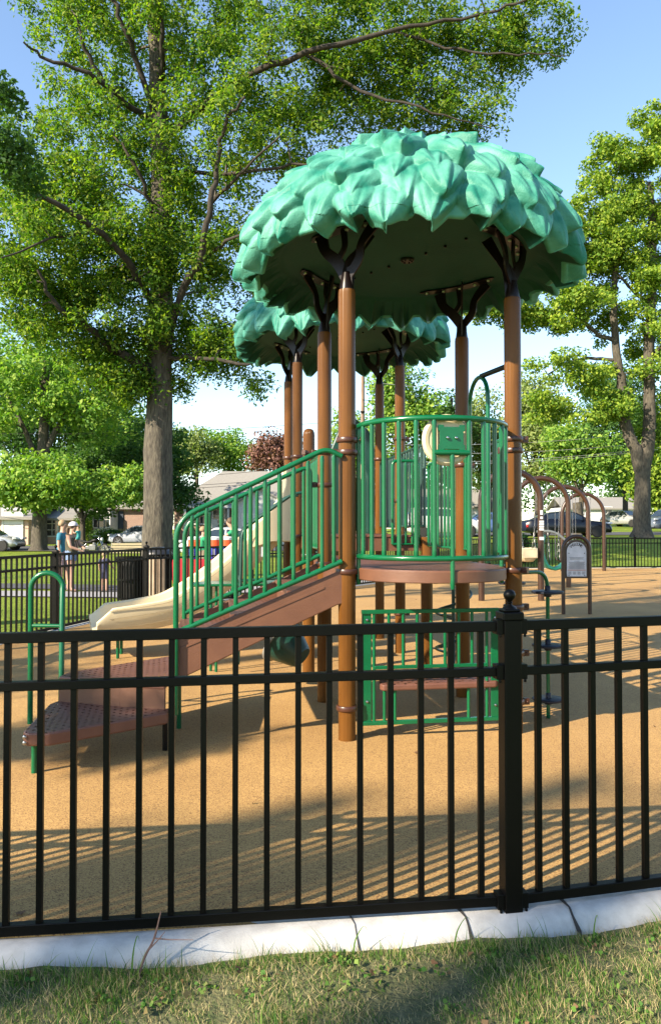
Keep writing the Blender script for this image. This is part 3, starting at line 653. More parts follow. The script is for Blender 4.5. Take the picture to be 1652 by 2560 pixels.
# arched handhold by the right post
mb = MB(); z0 = 1.3; a_ = LU-.01; b1, b2 = .80*LV, .42*LV; n = 14; pth = [Q(a_, b1, z0), Q(a_, b1, 2.72)]
pth += [Q(a_, (b1+b2)/2+(b1-b2)/2*cos(pi*k/n), 2.72+.22*sin(pi*k/n)) for k in range(1, n)]+[Q(a_, b2, 2.72), Q(a_, b2, z0)]
mb.tube(pth, .019, 12); arch = part('handhold_loop', mb, M['green'], root)
mb = MB(); mb.tube([Q(a_, .55*LV, 2.94), Q(LU, .03, 2.90)], .022, 10); part('arm', mb, M['black'], arch)
# pod climbers
def pod_pole(x, y, start, label=None):
    mb = MB(); n = 8; s = Vector(start); pth = fillet([s, Vector((x, y, s.z-.0)), Vector((x, y, -.02))], .16, 8)
    mb.tube(pth, .0165, 12); o = part('pod_pole', mb, M['green'], root)
    for z in (1.06, .61, .16):
        mb = MB(); prof = []
        n = 36; rr = [.134*(1-.06*(k % 6 == 0)-.04*(k % 6 in (1, 5))) for k in range(n)]
        for zz, kk in ((z-.012, .93), (z-.006, 1), (z+.006, 1), (z+.012, .93)): prof.append([(x+rr[k]*kk*cos(2*pi*k/n), y+rr[k]*kk*sin(2*pi*k/n), zz) for k in range(n)])
        mb.loft(prof); mb.lathe((x, y, z), [(.024, .0), (.024, .05), (.018, .055)], 14); mb.lathe((x, y, z), [(.03, -.04), (.034, -.012), (.034, 0)], 14)
        part('pod', mb, M['navy'], o, smooth=50)
pod_pole(1.83, 6.63, Q(LU, .14, 1.235)); pod_pole(1.78, 7.72, Q(LU, .85*LV, 1.235))
# bench panel under the balcony
bz = -.0
def X6(px): return (px*.3766+840-826)/F*6.08
def A6(px): return (X6(px)-.125)/.9875
mb = MB(); zt, zm, zb = .96, .535, .115
for z, x0, x1 in ((zt, 165, 1092), (zb, 172, 1092)): mb.box((Q(A6(x0), bz, z)+Q(A6(x1), bz, z))/2, ((A6(x1)-A6(x0)), .036, .03), ang_u)
mb.box((Q(A6(250), bz, zm)+Q(A6(1010), bz, zm))/2, (A6(1010)-A6(250), .026, .026), ang_u)
for x0, x1 in ((166, 229), (1034, 1092)): mb.box((Q(A6(x0), bz, 0)+Q(A6(x1), bz, 0))/2+Vector((0, 0, (zt+zb)/2)), (A6(x1)-A6(x0), .008, zt-zb), ang_u)
bp = part('bench_panel', mb, M['green'], root, smooth=30, bevel=.003)
for x, za, zb_ in ((247, zt, zb), (345, zt, zm), (440, zt, zm), (534, zt, zm), (627, zt, zm), (721, zt, zm), (815, zt, zm), (905, zt, zm), (1006, zt, zb), (315, .36, zb), (385, .36, zb), (880, .36, zb)):
    mb = MB(); mb.tube([Q(A6(x), bz, za), Q(A6(x), bz, zb_)], .0125, 10); part('bar', mb, M['green'], bp)
mb = MB(); pts = [(A6(285), .02), (A6(300), -.035), (A6(1060), -.035), (A6(1085), .0), (A6(1060), .30), (A6(330), .30)]
mb.prism([Q(a, b, .36) for a, b in pts], (0, 0, .05)); part('seat', mb, M['perf'], bp, smooth=0, bevel=.012)
mb = MB()
for x, z in ((200, .28), (200, .90), (1062, .22), (1062, .9)): mb.lathe(Q(A6(x), bz-.006, z), [(.001, .012), (.009, .008), (.011, 0)], 10, (-dv.to_3d()).to_track_quat('Z', 'Y').to_matrix())
parts('bolt', mb, M['steel'], bp)
# tan slide on the left of the rear deck
def slide():
    P = [Q(-.02, 3.5*LV, Z2+.02), Q(-.25, 3.5*LV, 1.44), Q(-.5, 3.48*LV, 1.22), Q(-.85, 3.43*LV, .91), Q(-1.24, 3.37*LV, .64), Q(-1.57, 3.31*LV, .47), Q(-1.92, 3.24*LV, .405), Q(-2.25, 3.18*LV, .37), Q(-2.5, 3.13*LV, .35)]
    P = crv(P, 5); rings = []; n = len(P)
    for i, p in enumerate(P):
        t = (P[min(i+1, n-1)]-P[max(i-1, 0)]).normalized(); side = Vector((t.y, -t.x, 0)).normalized(); up = t.cross(side)*-1
        if up.z < 0: up = -up
        e = i/(n-1); W = .30+.04*e; wall = .30-.04*e
        if e > .9: wall *= 1-(e-.9)*5.5
        sec = [(-W-.06, wall-.03), (-W-.055, wall), (-W-.02, wall+.012), (-W+.01, wall-.01), (-W+.06, .07), (-W+.14, .01), (0, 0), (W-.14, .01), (W-.06, .07), (W-.01, wall-.01), (W+.02, wall+.012), (W+.055, wall), (W+.06, wall-.03), (W+.055, .15), (W+.05, .147), (W+.035, .04), (W+.032, .034), (W-.04, -.05), (W-.16, -.07), (0, -.075), (-W+.16, -.07), (-W+.04, -.05), (-W-.03, .04)]
        rings.append([p+side*u+up*v for u, v in sec])
    mb = MB(); mb.loft(rings); s = part('slide', mb, M['tan'], root, smooth=35)
    for off in (1,):
        for vv, uu in ((.15, .368), (.035, .352), (.245, .37)):
            mb = MB(); pp = []
            for i, p in enumerate(P):
                t = (P[min(i+1, n-1)]-P[max(i-1, 0)]).normalized(); side = Vector((t.y, -t.x, 0)).normalized(); up = -(t.cross(side)); up = up if up.z > 0 else -up
                if side.y > 0: side = -side
                e = i/(n-1)
                if e > .93: break
                pp.append(p+side*(uu+.018*e+.016)+up*vv)
            mb.tube(pp, .0035, 4); part('seam_groove', mb, plain('groove', (.35, .27, .15), .7), s)
    # hood with side cheeks at the top
    mb = MB(); b0, b1 = 3.5*LV-.42, 3.5*LV+.42
    for b in (b0, b1-.05):
        pts = [(-.02, Z2-.1), (-.02, 2.42), (-.06, 2.46), (-.11, 2.42), (-.13, 2.15), (-.19, 1.98), (-.34, 1.80), (-.50, 1.66), (-.62, 1.50), (-.56, 1.34), (-.3, 1.42)]
        mb.prism([Q(a, b, z) for a, z in pts], dv.to_3d()*.05)
    parts('slide_hood', mb, M['tan'], s, smooth=30, bevel=.015)
    for a, b, z in ((-2.2, 3.08*LV, .32), (-2.2, 3.34*LV, .32)):
        mb = MB(); mb.tube([Q(a, b, -.02), Q(a, b, z)], .02, 10); part('leg', mb, M['green'], s)
slide()
# second climber on the far left side: angled rail, small green step table
mb = MB(); Rz = lambda a, b, z: Q(a, b, z)
mb.tube(fillet([Q(-.02, 2.15*LV, 2.0), Q(-.16, 2.15*LV, 1.98), Q(-.72, 2.15*LV, 1.58), Q(-.76, 2.15*LV, .1)], .1), .018, 10)
mb.tube(fillet([Q(-.02, 2.75*LV, 2.0), Q(-.16, 2.75*LV, 1.98), Q(-.72, 2.75*LV, 1.58), Q(-.76, 2.75*LV, .1)], .1), .018, 10)
mb.tube([Q(-.74, 2.15*LV, 1.02), Q(-.74, 2.75*LV, 1.02)], .015, 8); mb.tube([Q(-.1, 2.15*LV, 1.05), Q(-.74, 2.15*LV, 1.02)], .015, 8)
cl = part('climber_rail', mb, M['dgreen'], root)
mb = MB(); mb.prism([Q(a, b, .95) for a, b in ((-1.25, 2.2*LV), (-.2, 2.2*LV), (-.2, 2.62*LV), (-1.1, 2.62*LV), (-1.3, 2.45*LV))], (0, 0, .03)); part('step_plate', mb, M['green'], cl, smooth=0, bevel=.012)
for a, b in ((-1.0, 2.25*LV), (-1.06, 2.3*LV)):
    mb = MB(); mb.tube([Q(a, b, -.02), Q(a, b, .95)], .016, 8); part('leg', mb, M['green'], cl)
# spiral climber right of the deck
mb = MB(); pts = []
for k in range(120):
    t = k/119; r_ = .19; a = t*2*pi*3.2; pts.append((1.32+r_*cos(a), 8.45+r_*sin(a), .12+1.25*t))
mb.tube(pts, .014, 8); mb.tube([(1.32, 8.45, -.02), (1.32, 8.45, 1.5)], .02, 10)
for k in range(0, 120, 10): mb.tube([pts[k], (1.32, 8.45, pts[k][2])], .010, 6)
part('spiral_climber', mb, M['dgreen'], root)
# dark green hood panel at the back of the rear deck
mb = MB(); pts = [(.62, 1.45), (.62, 2.75), (.72, 3.0), (.95, 3.22), (1.18, 3.02), (1.27, 2.75), (1.27, 1.45), (1.14, 1.45), (1.14, 2.35), (1.05, 2.6), (.95, 2.68), (.85, 2.6), (.76, 2.35), (.76, 1.45)]
mb.prism([Q(a, 4*LV+.02, z) for a, z in pts], dv.to_3d()*.12); hd = part('hood', mb, M['dgreen'], root, smooth=20, bevel=.02)
rings = []
for k in range(13):
    t = k/12; c = Q(.95, 4*LV+.15+t*1.8, 1.95-1.2*t*t*.9); rings.append([c+du.to_3d()*.36*cos(2*pi*j/20)+Vector((0, 0, .40*sin(2*pi*j/20))) for j in range(20)])
mb = MB(); mb.loft(rings, cap=False); part('tunnel_slide', mb, M['dgreen'], root, smooth=60)
# tilted dark green tub hanging under the stairs
mb = MB(); R_ = Matrix.Rotation(rad(-30), 3, 'Z') @ Matrix.Rotation(rad(-56), 3, 'Y'); c = Vector((-.28, 7.7, .33))
mb.lathe(c, [(.001, .0), (.11, .0), (.125, .02), (.225, .26), (.25, .265), (.25, .29), (.215, .29), (.11, .04), (.001, .03)], 26, R_)
tb = part('tub', mb, M['dgreen'], root, smooth=40)
mb = MB(); mb.tube([c+R_ @ Vector((.2, 0, .2)), Q(.0, LV, .62)], .02, 8); part('arm', mb, M['black'], tb)
mb = MB(); mb.lathe(c, [(.252, .262), (.258, .27), (.258, .29), (.25, .298), (.24, .293)], 26, R_); part('rim', mb, plain('grey_rim', (.3, .3, .28), .5), tb)
# warning stickers on the stair post
mb = MB(); mb.box(Q(-.55, LV+.07, 1.38), (.07, .004, .09), ang_u); parts('sticker', mb, M['signw'], root, smooth=0)
mb = MB(); mb.box(Q(-.55, LV+.066, 1.375), (.03, .004, .035), ang_u); part('sticker_mark', mb, plain('sticker_red', (.6, .05, .04)), root, smooth=0)

# ---------------------------------------------------------------- welcome sign
wx0, wx1, wy = PX(1406, 14.6), PX(1472, 14.6), 14.6; wc_ = (wx0+wx1)/2; wr = (wx1-wx0)/2
sg = thing('welcome_sign', 'arched brown sign frame with a white WELCOME board beside the swings', 'sign', (wc_, wy, 0))
mb = MB(); mb.tube([(wx0, wy, -.05), (wx0, wy, 1.2)]+[(wc_-wr*cos(pi*k/14), wy, 1.2+wr*sin(pi*k/14)) for k in range(1, 14)]+[(wx1, wy, 1.2), (wx1, wy, -.05)], .036, 14); part('frame', mb, M['archbrown'], sg)
hw = wr-.065; mb = MB(); bd = [(wc_-hw, wy-.008, .70), (wc_+hw, wy-.008, .70)]+[(wc_+hw*cos(pi*k/16), wy-.008, 1.16+hw*sin(pi*k/16)) for k in range(17)]
mb.prism(bd, (0, -.008, 0)); board = part('board', mb, M['signw'], sg, smooth=0)
mb = MB(); hw2 = wr-.03; bd = [(wc_-hw2, wy+.012, .665), (wc_+hw2, wy+.012, .665)]+[(wc_+hw2*cos(pi*k/16), wy+.012, 1.17+hw2*sin(pi*k/16)) for k in range(17)]; mb.prism(bd, (0, -.015, 0)); part('backing', mb, M['archbrown'], sg, smooth=0)
for k, ch in enumerate('WELCOME'):
    t = rad(133-86*k/6); rr = hw*.74; o = text_mesh(ch, .074, M['ink'], board, (wc_+rr*cos(t), wy-.019, 1.165+rr*sin(t)), (pi/2, 0, 0), 'letter', bold=.001)
    o.rotation_euler = (Matrix.Rotation(-(t-pi/2), 4, 'Y') @ Matrix.Rotation(pi/2, 4, 'X')).to_euler()
mb = MB()
for z, wd in [(1.055, .27), (1.038, .24), (1.02, .25), (.985, .1)]+[(.965-.0135*k, .30-.015*(k % 3)) for k in range(10)]: mb.box((wc_, wy-.018, z), (wd, .003, .0055))
for i in range(4):
    for k in range(4): mb.box((wc_-.128+.085*i, wy-.018, .785-.014*k), (.06-.012*(k % 2), .003, .006))
part('fine_print', mb, plain('print_grey', (.22, .22, .24)), board, smooth=0)
mb = MB(); mb.box((wc_, wy-.018, .818), (.33, .003, .010)); part('stripe', mb, M['inkr'], board, smooth=0)
mb = MB()
for x, z in ((-.145, 1.13), (.145, 1.13), (-.145, .72), (.145, .72)): mb.lathe((wc_+x, wy-.018, z), [(.010, .006), (.010, 0)], 8, Matrix.Rotation(pi/2, 3, 'X'))
parts('bolt', mb, plain('bolt_dark', (.1, .1, .1)), board)

# ---------------------------------------------------------------- arch swings
def chain(mb, p, q, r=.0045):
    p, q = Vector(p), Vector(q); L = (q-p).length; n = int(L/.075); d = (q-p)/L; s = d.orthogonal().normalized(); t = d.cross(s)
    for k in range(n):
        c = p+d*(k+.5)*L/n; e = s if k % 2 else t; h = L/n*.58
        mb.tube([c-d*h, c-d*h*.5+e*.013, c+d*h*.5+e*.013, c+d*h, c+d*h*.5-e*.013, c-d*h*.5-e*.013, c-d*h], r, 4, False)
arches = [(3.32, 4.63, 17.3, 2.86), (4.95, 6.42, 21.2, 2.95), (6.66, 8.2, 25.0, 2.92), (8.64, 10.2, 29.3, 2.88)]
alab = ['nearest brown steel swing arch with white stickers on its right leg', 'second brown swing arch from the play structure, behind the sticker one', 'third brown swing arch, between the second and the farthest', 'farthest brown swing arch, standing close to the far fence']
aroots = []
for i, (x0, x1, y, zt) in enumerate(arches):
    cx = (x0+x1)/2; r = (x1-x0)/2; g = thing('swing_arch', alab[i], 'swing frame', (cx, y, 0), 0, 'brown arches of the swing set'); zs = zt-r*1.0; aroots.append(g)
    mb = MB(); mb.tube([(x0, y, -.05), (x0, y, zs)]+[(cx-r*cos(pi*k/20), y, zs+r*sin(pi*k/20)) for k in range(1, 20)]+[(x1, y, zs), (x1, y, -.05)], .068, 18); part('arch', mb, M['archbrown'], g)
    mb = MB()
    for s in (-.28, .28):
        zz = zs+math.sqrt(r*r-s*s); mb.lathe((cx+s, y, zz-.10), [(.02, 0), (.02, .05)], 8); mb.tube([(cx+s, y, zz-.12), (cx+s, y-.02, zz-.15), (cx+s, y, zz-.18)], .012, 6)
    parts('hanger', mb, M['steel'], g)
    if i == 0:
        mb = MB(); yy = y-.0715
        for z, hh, ww in ((1.99, .10, .055), (1.875, .055, .055), (1.79, .045, .10), (1.735, .04, .10), (1.68, .04, .10), (1.62, .045, .10), (1.42, .07, .10)): mb.box((x1, yy, z-.05), (ww, .004, hh))
        parts('sticker', mb, M['signw'], g, smooth=0)
    if i == 1:
        mb = MB(); mb.box((x0+.0, y-.0715, 1.45), (.07, .004, .12)); parts('sticker', mb, M['signw'], g, smooth=0)
# swings
def bucket_swing(i, dx, seatz, colr, label, high=False):
    x0, x1, y, zt = arches[i]; cx = (x0+x1)/2; r = (x1-x0)/2; zs = zt-r
    c = Vector((cx+dx, y+.05, seatz)); g = thing('swing', label, 'swing', c, 0, 'swings hanging from the arches')
    mb = MB(); 
    if high:
        prof = [(-.28, .62), (-.30, .45), (-.26, .25), (-.17, .06), (0, -.02), (.16, .03), (.27, .12), (.33, .10), (.31, .04), (.18, -.05), (0, -.10), (-.2, -.03), (-.32, .2), (-.36, .45), (-.33, .64)]
        mb.prism([c+Vector((u, -.2, v)) for u, v in prof], (0, .4, 0)); part('seat', mb, M[colr], g, smooth=50, bevel=.03)
        mb = MB(); mb.prism([c+Vector((u-.02, -.15, v)) for u, v in ((-.36, .3), (-.38, .62), (-.32, .86), (-.24, .9), (-.20, .82), (-.26, .6), (-.26, .3))], (0, .3, 0)); part('backrest', mb, plain('deep_green', (.01, .13, .11), .45), g, smooth=50, bevel=.03)
        mb = MB(); mb.tube(crv([c+Vector((-.5, -.2, .95)), c+Vector((-.1, -.22, .95)), c+Vector((.2, -.22, .78)), c+Vector((.42, -.2, .55)), c+Vector((.42, .2, .55))], 5), .035, 8); part('harness_bar', mb, plain('grey_pad', (.16, .18, .18), .6), g)
    else:
        mb.lathe(c, [(.001, -.10), (.12, -.09), (.18, -.02), (.20, .12), (.215, .20), (.20, .21), (.18, .12), (.15, .0), (.001, -.05)], 18); part('seat', mb, M[colr], g, smooth=50)
        mb = MB(); mb.box(c+Vector((0, -.19, .10)), (.34, .03, .22)); mb.box(c+Vector((0, .19, .10)), (.34, .03, .22)); part('seat_pad', mb, M[colr], g, bevel=.02)
    for s in (-.19, .19):
        zz = zs+math.sqrt(r*r-(s+dx)**2)-.1; mb = MB(); mid = c+Vector((s*.75, 0, .55 if not high else .95))
        chain(mb, (cx+dx+s, y, zz), mid)
        for e in (-.15, .15): chain(mb, mid, c+Vector((s*.7, e, .18)))
        part('chain', mb, M['chain'], g, smooth=0)
bucket_swing(0, .38, .95, 'tan', 'cream bucket swing on chains under the nearest arch')
bucket_swing(1, .34, .55, 'seatgreen', 'green moulded high-back swing seat hanging beside the welcome sign', True)
def belt_swing(i, dx, label):
    x0, x1, y, zt = arches[i]; cx = (x0+x1)/2; r = (x1-x0)/2; zs = zt-r; c = Vector((cx+dx, y, .55)); g = thing('swing', label, 'swing', c, 0, 'swings hanging from the arches')
    mb = MB(); mb.prism([c+Vector((u, -.09, v)) for u, v in ((-.28, .12), (-.2, 0), (0, -.05), (.2, 0), (.28, .12), (.27, .14), (.19, .025), (0, -.025), (-.19, .025), (-.27, .14))], (0, .18, 0)); part('seat', mb, M['black'], g, smooth=50)
    for s in (-.28, .28):
        mb = MB(); chain(mb, (cx+s, y, zs+math.sqrt(r*r-s*s)-.18), c+Vector((s, 0, .13))); part('chain', mb, M['chain'], g, smooth=0)
belt_swing(2, 0, 'black belt swing hanging from the third arch'); belt_swing(3, 0, 'black belt swing hanging from the farthest arch')

# ---------------------------------------------------------------- bins, bench, table
def bin_(loc, r, h, label, tanp):
    x, y = loc; g = thing('litter_bin', label, 'bin', (x, y, 0), 0, 'slatted bins by the path')
    mb = MB(); mb.lathe((x, y, 0), [(r*.72, .06), (r*.80, .1), (r*.86, h-.05), (r*.80, h-.05), (r*.7, .1)], 28); part('liner', mb, plain('bin_liner', (.015, .015, .016), .6), g)
    n = 30; mb = MB()
    for k in range(n):
        t = 2*pi*k/n; c = Vector((x+r*.93*cos(t), y+r*.93*sin(t), 0)); top = Vector((x+r*1.03*cos(t), y+r*1.03*sin(t), h)); ring_ = []
        for p, q in ((c+Vector((0, 0, .04)), c+Vector((0, 0, h*.8))), (c+Vector((0, 0, h*.8)), top)): mb.tube([p, q], .017, 4)
    part('slats', mb, M['black'], g, smooth=0)['kind'] = 'stuff'
    mb = MB()
    for z, rr in ((.05, .93), (h*.5, .95), (h, 1.03)): mb.lathe((x, y, z), [(r*rr-.015, -.02), (r*rr+.02, -.02), (r*rr+.02, .02), (r*rr-.015, .02), (r*rr-.015, -.02)], 32)
    part('band', mb, M['black'], g)
    if tanp:
        mb = MB()
        for k in range(7):
            t = rad(-90-38+76*k/6-6); mb.box((x+(r+.03)*cos(t), y+(r+.03)*sin(t), h*.52), (.025, .052, h*.84), t)
        part('tan_slats', mb, plain('tan_slat', (.50, .36, .25), .6), g, smooth=0)
        mb = MB(); mb.lathe((x, y, h), [(r*1.04, 0), (r*1.04, .03), (r*.85, .11), (r*.4, .17), (.001, .18)], 28); part('lid', mb, plain('lid_black', (.03, .03, .033), .35), g)
bin_((-4.33, 17.3), .36, .95, 'black slatted litter bin with an open top, left of the tan-slatted one', False)
bin_((-3.72, 16.95), .30, 1.02, 'dark litter bin with a band of tan slats and domed lid, below the big oak', True)

bx, by = PX(318, 38), 38; g = thing('park_bench', 'pale wooden park bench on the lawn left of the oak trunk', 'bench', (bx, by, 0)); bz_ = terrain(bx, by)
mb = MB(); [mb.box((bx, by-.2+.13*k, bz_+.44), (1.7, .10, .035)) for k in range(4)]; part('seat', mb, plain('bench_wood', (.42, .36, .22), .7), g, smooth=0)
mb = MB(); [mb.box((bx, by+.27+.03*k, bz_+.58+.13*k), (1.7, .03, .10)) for k in range(3)]; part('backrest', mb, plain('bench_wood', (.42, .36, .22), .7), g, smooth=0)
for s in (-1, 1):
    mb = MB(); mb.tube([(bx+s*.82, by-.28, bz_), (bx+s*.82, by-.28, bz_+.62), (bx+s*.82, by+.25, bz_+.64)], .03, 6); mb.tube([(bx+s*.82, by+.28, bz_), (bx+s*.82, by+.34, bz_+.9)], .03, 6); part('frame', mb, plain('bench_iron', (.3, .3, .27), .6), g)

ty = 21.6; tx0, tx1 = PX(440, ty), PX(604, ty); tcx = (tx0+tx1)/2
g = thing('folding_table', 'folding table hung with a red cloth, behind the slide', 'table', (tcx, ty, 0))
mb = MB(); mb.box((tcx, ty, .72), (tx1-tx0, .74, .03)); part('tabletop', mb, M['white'], g, smooth=0)
for s in (-1, 1):
    mb = MB(); mb.tube([(tcx+s*.6, ty-.28, -.03), (tcx+s*.6, ty-.28, .70), (tcx+s*.6, ty+.28, .70), (tcx+s*.6, ty+.28, -.03)], .015, 6); part('leg', mb, M['steel'], g)
mb = MB(); n = 60; ringT = []
def clothring(k, z, e):
    out = []; a, b = (tx1-tx0)/2+.02, .40
    per = [(-a, -b, a, -b), (a, -b, a, b), (a, b, -a, b), (-a, b, -a, -b)]
    for (x0, y0, x1, y1) in per:
        for i in range(14):
            t = i/14; x = x0+(x1-x0)*t; y = y0+(y1-y0)*t; f = 1+e*(.035*sin(18*(x+y)+1)+.02); out.append((tcx+x*(1+e*.02*sin(9*x)), ty+y*f, z))
    return out
mb.loft([clothring(0, .743, 0), clothring(0, .73, .2), clothring(0, .45, .7), clothring(0, .10, 1.3)], cap=False); mb.add(clothring(0, .7432, 0), [tuple(range(56))])
tag(part('tablecloth', mb, plain('red_cloth', (.50, .008, .02), .8)), 'long red tablecloth hanging to the ground over the folding table', 'tablecloth')
for k, (px, lab) in enumerate(((486, 'leftmost of the blue drink tubs on the red table'), (537, 'middle one of the blue drink tubs on the red table'), (568, 'rightmost of the blue drink tubs on the red table'))):
    x = PX(px, ty); c = Vector((x, ty, .745)); g = thing('drink_tub', lab, 'tub', c, 0, 'blue drink tubs on the table'); mb = MB(); mb.lathe(c, [(.12, 0), (.135, .03), (.14, .30), (.15, .31), (.15, .34), (.13, .34)], 18); part('tub', mb, plain('tub_blue', (.02, .03, .35), .4), g)
    mb = MB(); mb.box(c+Vector((-.01, -.141, .17)), (.06, .006, .22)); part('label', mb, plain('label_white', (.6, .65, .75)), g, smooth=0)
    c2 = Vector((x, ty, 1.087)); g = thing('drink_cooler', ['orange cooler with a white lid, on the leftmost blue tub', 'orange cooler with a white lid, on the middle blue tub', 'orange cooler with a white lid, on the rightmost blue tub beside the man in green'][k], 'cooler', c2, 0, 'orange coolers on the table')
    mb = MB(); mb.lathe(c2, [(.14, 0), (.165, .02), (.17, .20), (.15, .20)], 18); part('body', mb, plain('cooler_orange', (.75, .10, .02), .4), g)
    mb = MB(); mb.lathe(c2, [(.175, .19), (.178, .25), (.15, .275), (.001, .28)], 18); part('lid', mb, M['white'], g)

# ---------------------------------------------------------------- people
def skin_mesh(name, chains, m, parent, level=2, root_i=0):
    """chains: list of joint lists [(x,y,z,r)], the first vertex of each later chain is (index,) into the vertex list"""
    vs, es, rs = [], [], []
    for ch in chains:
        prev = None
        for j in ch:
            if isinstance(j, int): prev = j; continue
            vs.append(j[:3]); rs.append(j[3:] if len(j) == 5 else (j[3], j[3])); k = len(vs)-1
            if prev is not None: es.append((prev, k))
            prev = k
    me = bpy.data.meshes.new('t'); me.from_pydata(vs, es, []); o = bpy.data.objects.new('t', me); COL.objects.link(o)
    sk = o.modifiers.new('s', 'SKIN'); 
    sv = me.skin_vertices
    if not sv:
        bm = bmesh.new(); bm.from_mesh(me); bm.verts.layers.skin.verify(); bm.to_mesh(me); bm.free(); sv = me.skin_vertices
    for i, r in enumerate(rs): sv[0].data[i].radius = r; sv[0].data[i].use_root = (i == root_i)
    sb = o.modifiers.new('b', 'SUBSURF'); sb.levels = level; sb.render_levels = level
    dg = bpy.context.evaluated_depsgraph_get(); me2 = bpy.data.meshes.new_from_object(o.evaluated_get(dg)); bpy.data.objects.remove(o)
    me2.name = name; me2.materials.clear(); me2.materials.append(m); me2.polygons.foreach_set('use_smooth', [True]*len(me2.polygons))
    p = bpy.data.objects.new(name, me2); COL.objects.link(p)
    if parent is not None: p.parent = parent
    return p
def head_bits(g, hx, hy, hz, r, hairm, face=(1, 0), cap=None, ears=True, longhair=False):
    """hair shell, nose, eyes and ears round a head centred hx,hy,hz; face = facing direction"""
    f = Vector((face[0], face[1], 0)).normalized(); s = Vector((-f.y, f.x, 0)); R = Matrix((f, s, Vector((0, 0, 1)))).transposed(); c = Vector((hx, hy, hz))
    mb = MB(); rings = []
    for i in range(9):
        a = pi*i/8*.62; rings.append([c+R @ Vector((-.012+1.03*r*sin(a)*cos(t)*1.12-.3*r*(i/8)*(cos(t) > .3)*1.2, 1.03*r*sin(a)*sin(t)*.98, 1.12*r*cos(a)+.1*r)) for t in [2*pi*k/16 for k in range(16)]])
    mb.loft(rings, cap=False); part('hair', mb, hairm, g, world=False, smooth=80)
    if longhair:
        mb = MB(); mb.tube(crv([c+R @ Vector((-r*.9, 0, 0)), c+R @ Vector((-r*1.5, 0, -.3*r)), c+R @ Vector((-r*1.6, 0, -1.3*r)), c+R @ Vector((-r*1.3, 0, -2.0*r))], 4), [.03]*5+[.04]*4+[.03, .028, .02, .008], 8); part('ponytail', mb, hairm, g, world=False, smooth=80)
    mb = MB()
    for q in (-1, 1): mb.lathe(c+R @ Vector((r*.86, q*r*.36, .08*r)), [(.001, -.012), (.010, -.006), (.012, .0), (.010, .006), (.001, .012)], 8)
    parts('eye', mb, plain('eye_dark', (.03, .025, .02)), g, world=False)
    if cap:
        mb = MB(); rings = []
        for i in range(7):
            a = pi/2*i/6; rings.append([c+R @ Vector((1.12*r*sin(a)*cos(t)*1.08, 1.1*r*sin(a)*sin(t), 1.12*r*cos(a)+.28*r)) for t in [2*pi*k/16 for k in range(16)]])
        mb.loft(rings, cap=False); o = part('cap', mb, cap, g, world=False, smooth=80)
        mb = MB(); mb.prism([c+R @ Vector((r*(.9+.95*math.sqrt(max(0, 1-u*u))), u*r*.85, r*(.30-.08*math.sqrt(max(0, 1-u*u))))) for u in [-1+.2*k for k in range(11)]], (0, 0, .012)); part('brim', mb, plain('cap_brim', (.10, .12, .18), .8), g, world=False)
def hand(L, p, d, s=1.0, side=(0, 1, 0)):
    """adds palm and five short fingers to chain list L; p wrist, d forearm direction; returns nothing"""
    p = Vector(p); d = Vector(d).normalized(); s_ = Vector(side); n = len_v(L)
    palm = p+d*.07*s; L.append([n-1, (*palm, .022*s)]); pi_ = len_v(L)-1
    for k, ln in enumerate((.055, .065, .06, .048)):
        q = palm+s_*(k-1.5)*.018*s; L.append([pi_, (*(q+d*.02*s), .0095*s), (*(q+d*(.02+ln*.5)*s+Vector((0, 0, -.006*s))), .0085*s), (*(q+d*(.02+ln)*s+Vector((0, 0, -.02*s))), .0075*s)])
    L.append([pi_-0, (*(p+d*.03*s+s_*.03*s), .011*s), (*(p+d*.075*s+s_*.045*s), .009*s)])
def len_v(L): return sum(1 for ch in L for j in ch if not isinstance(j, int))
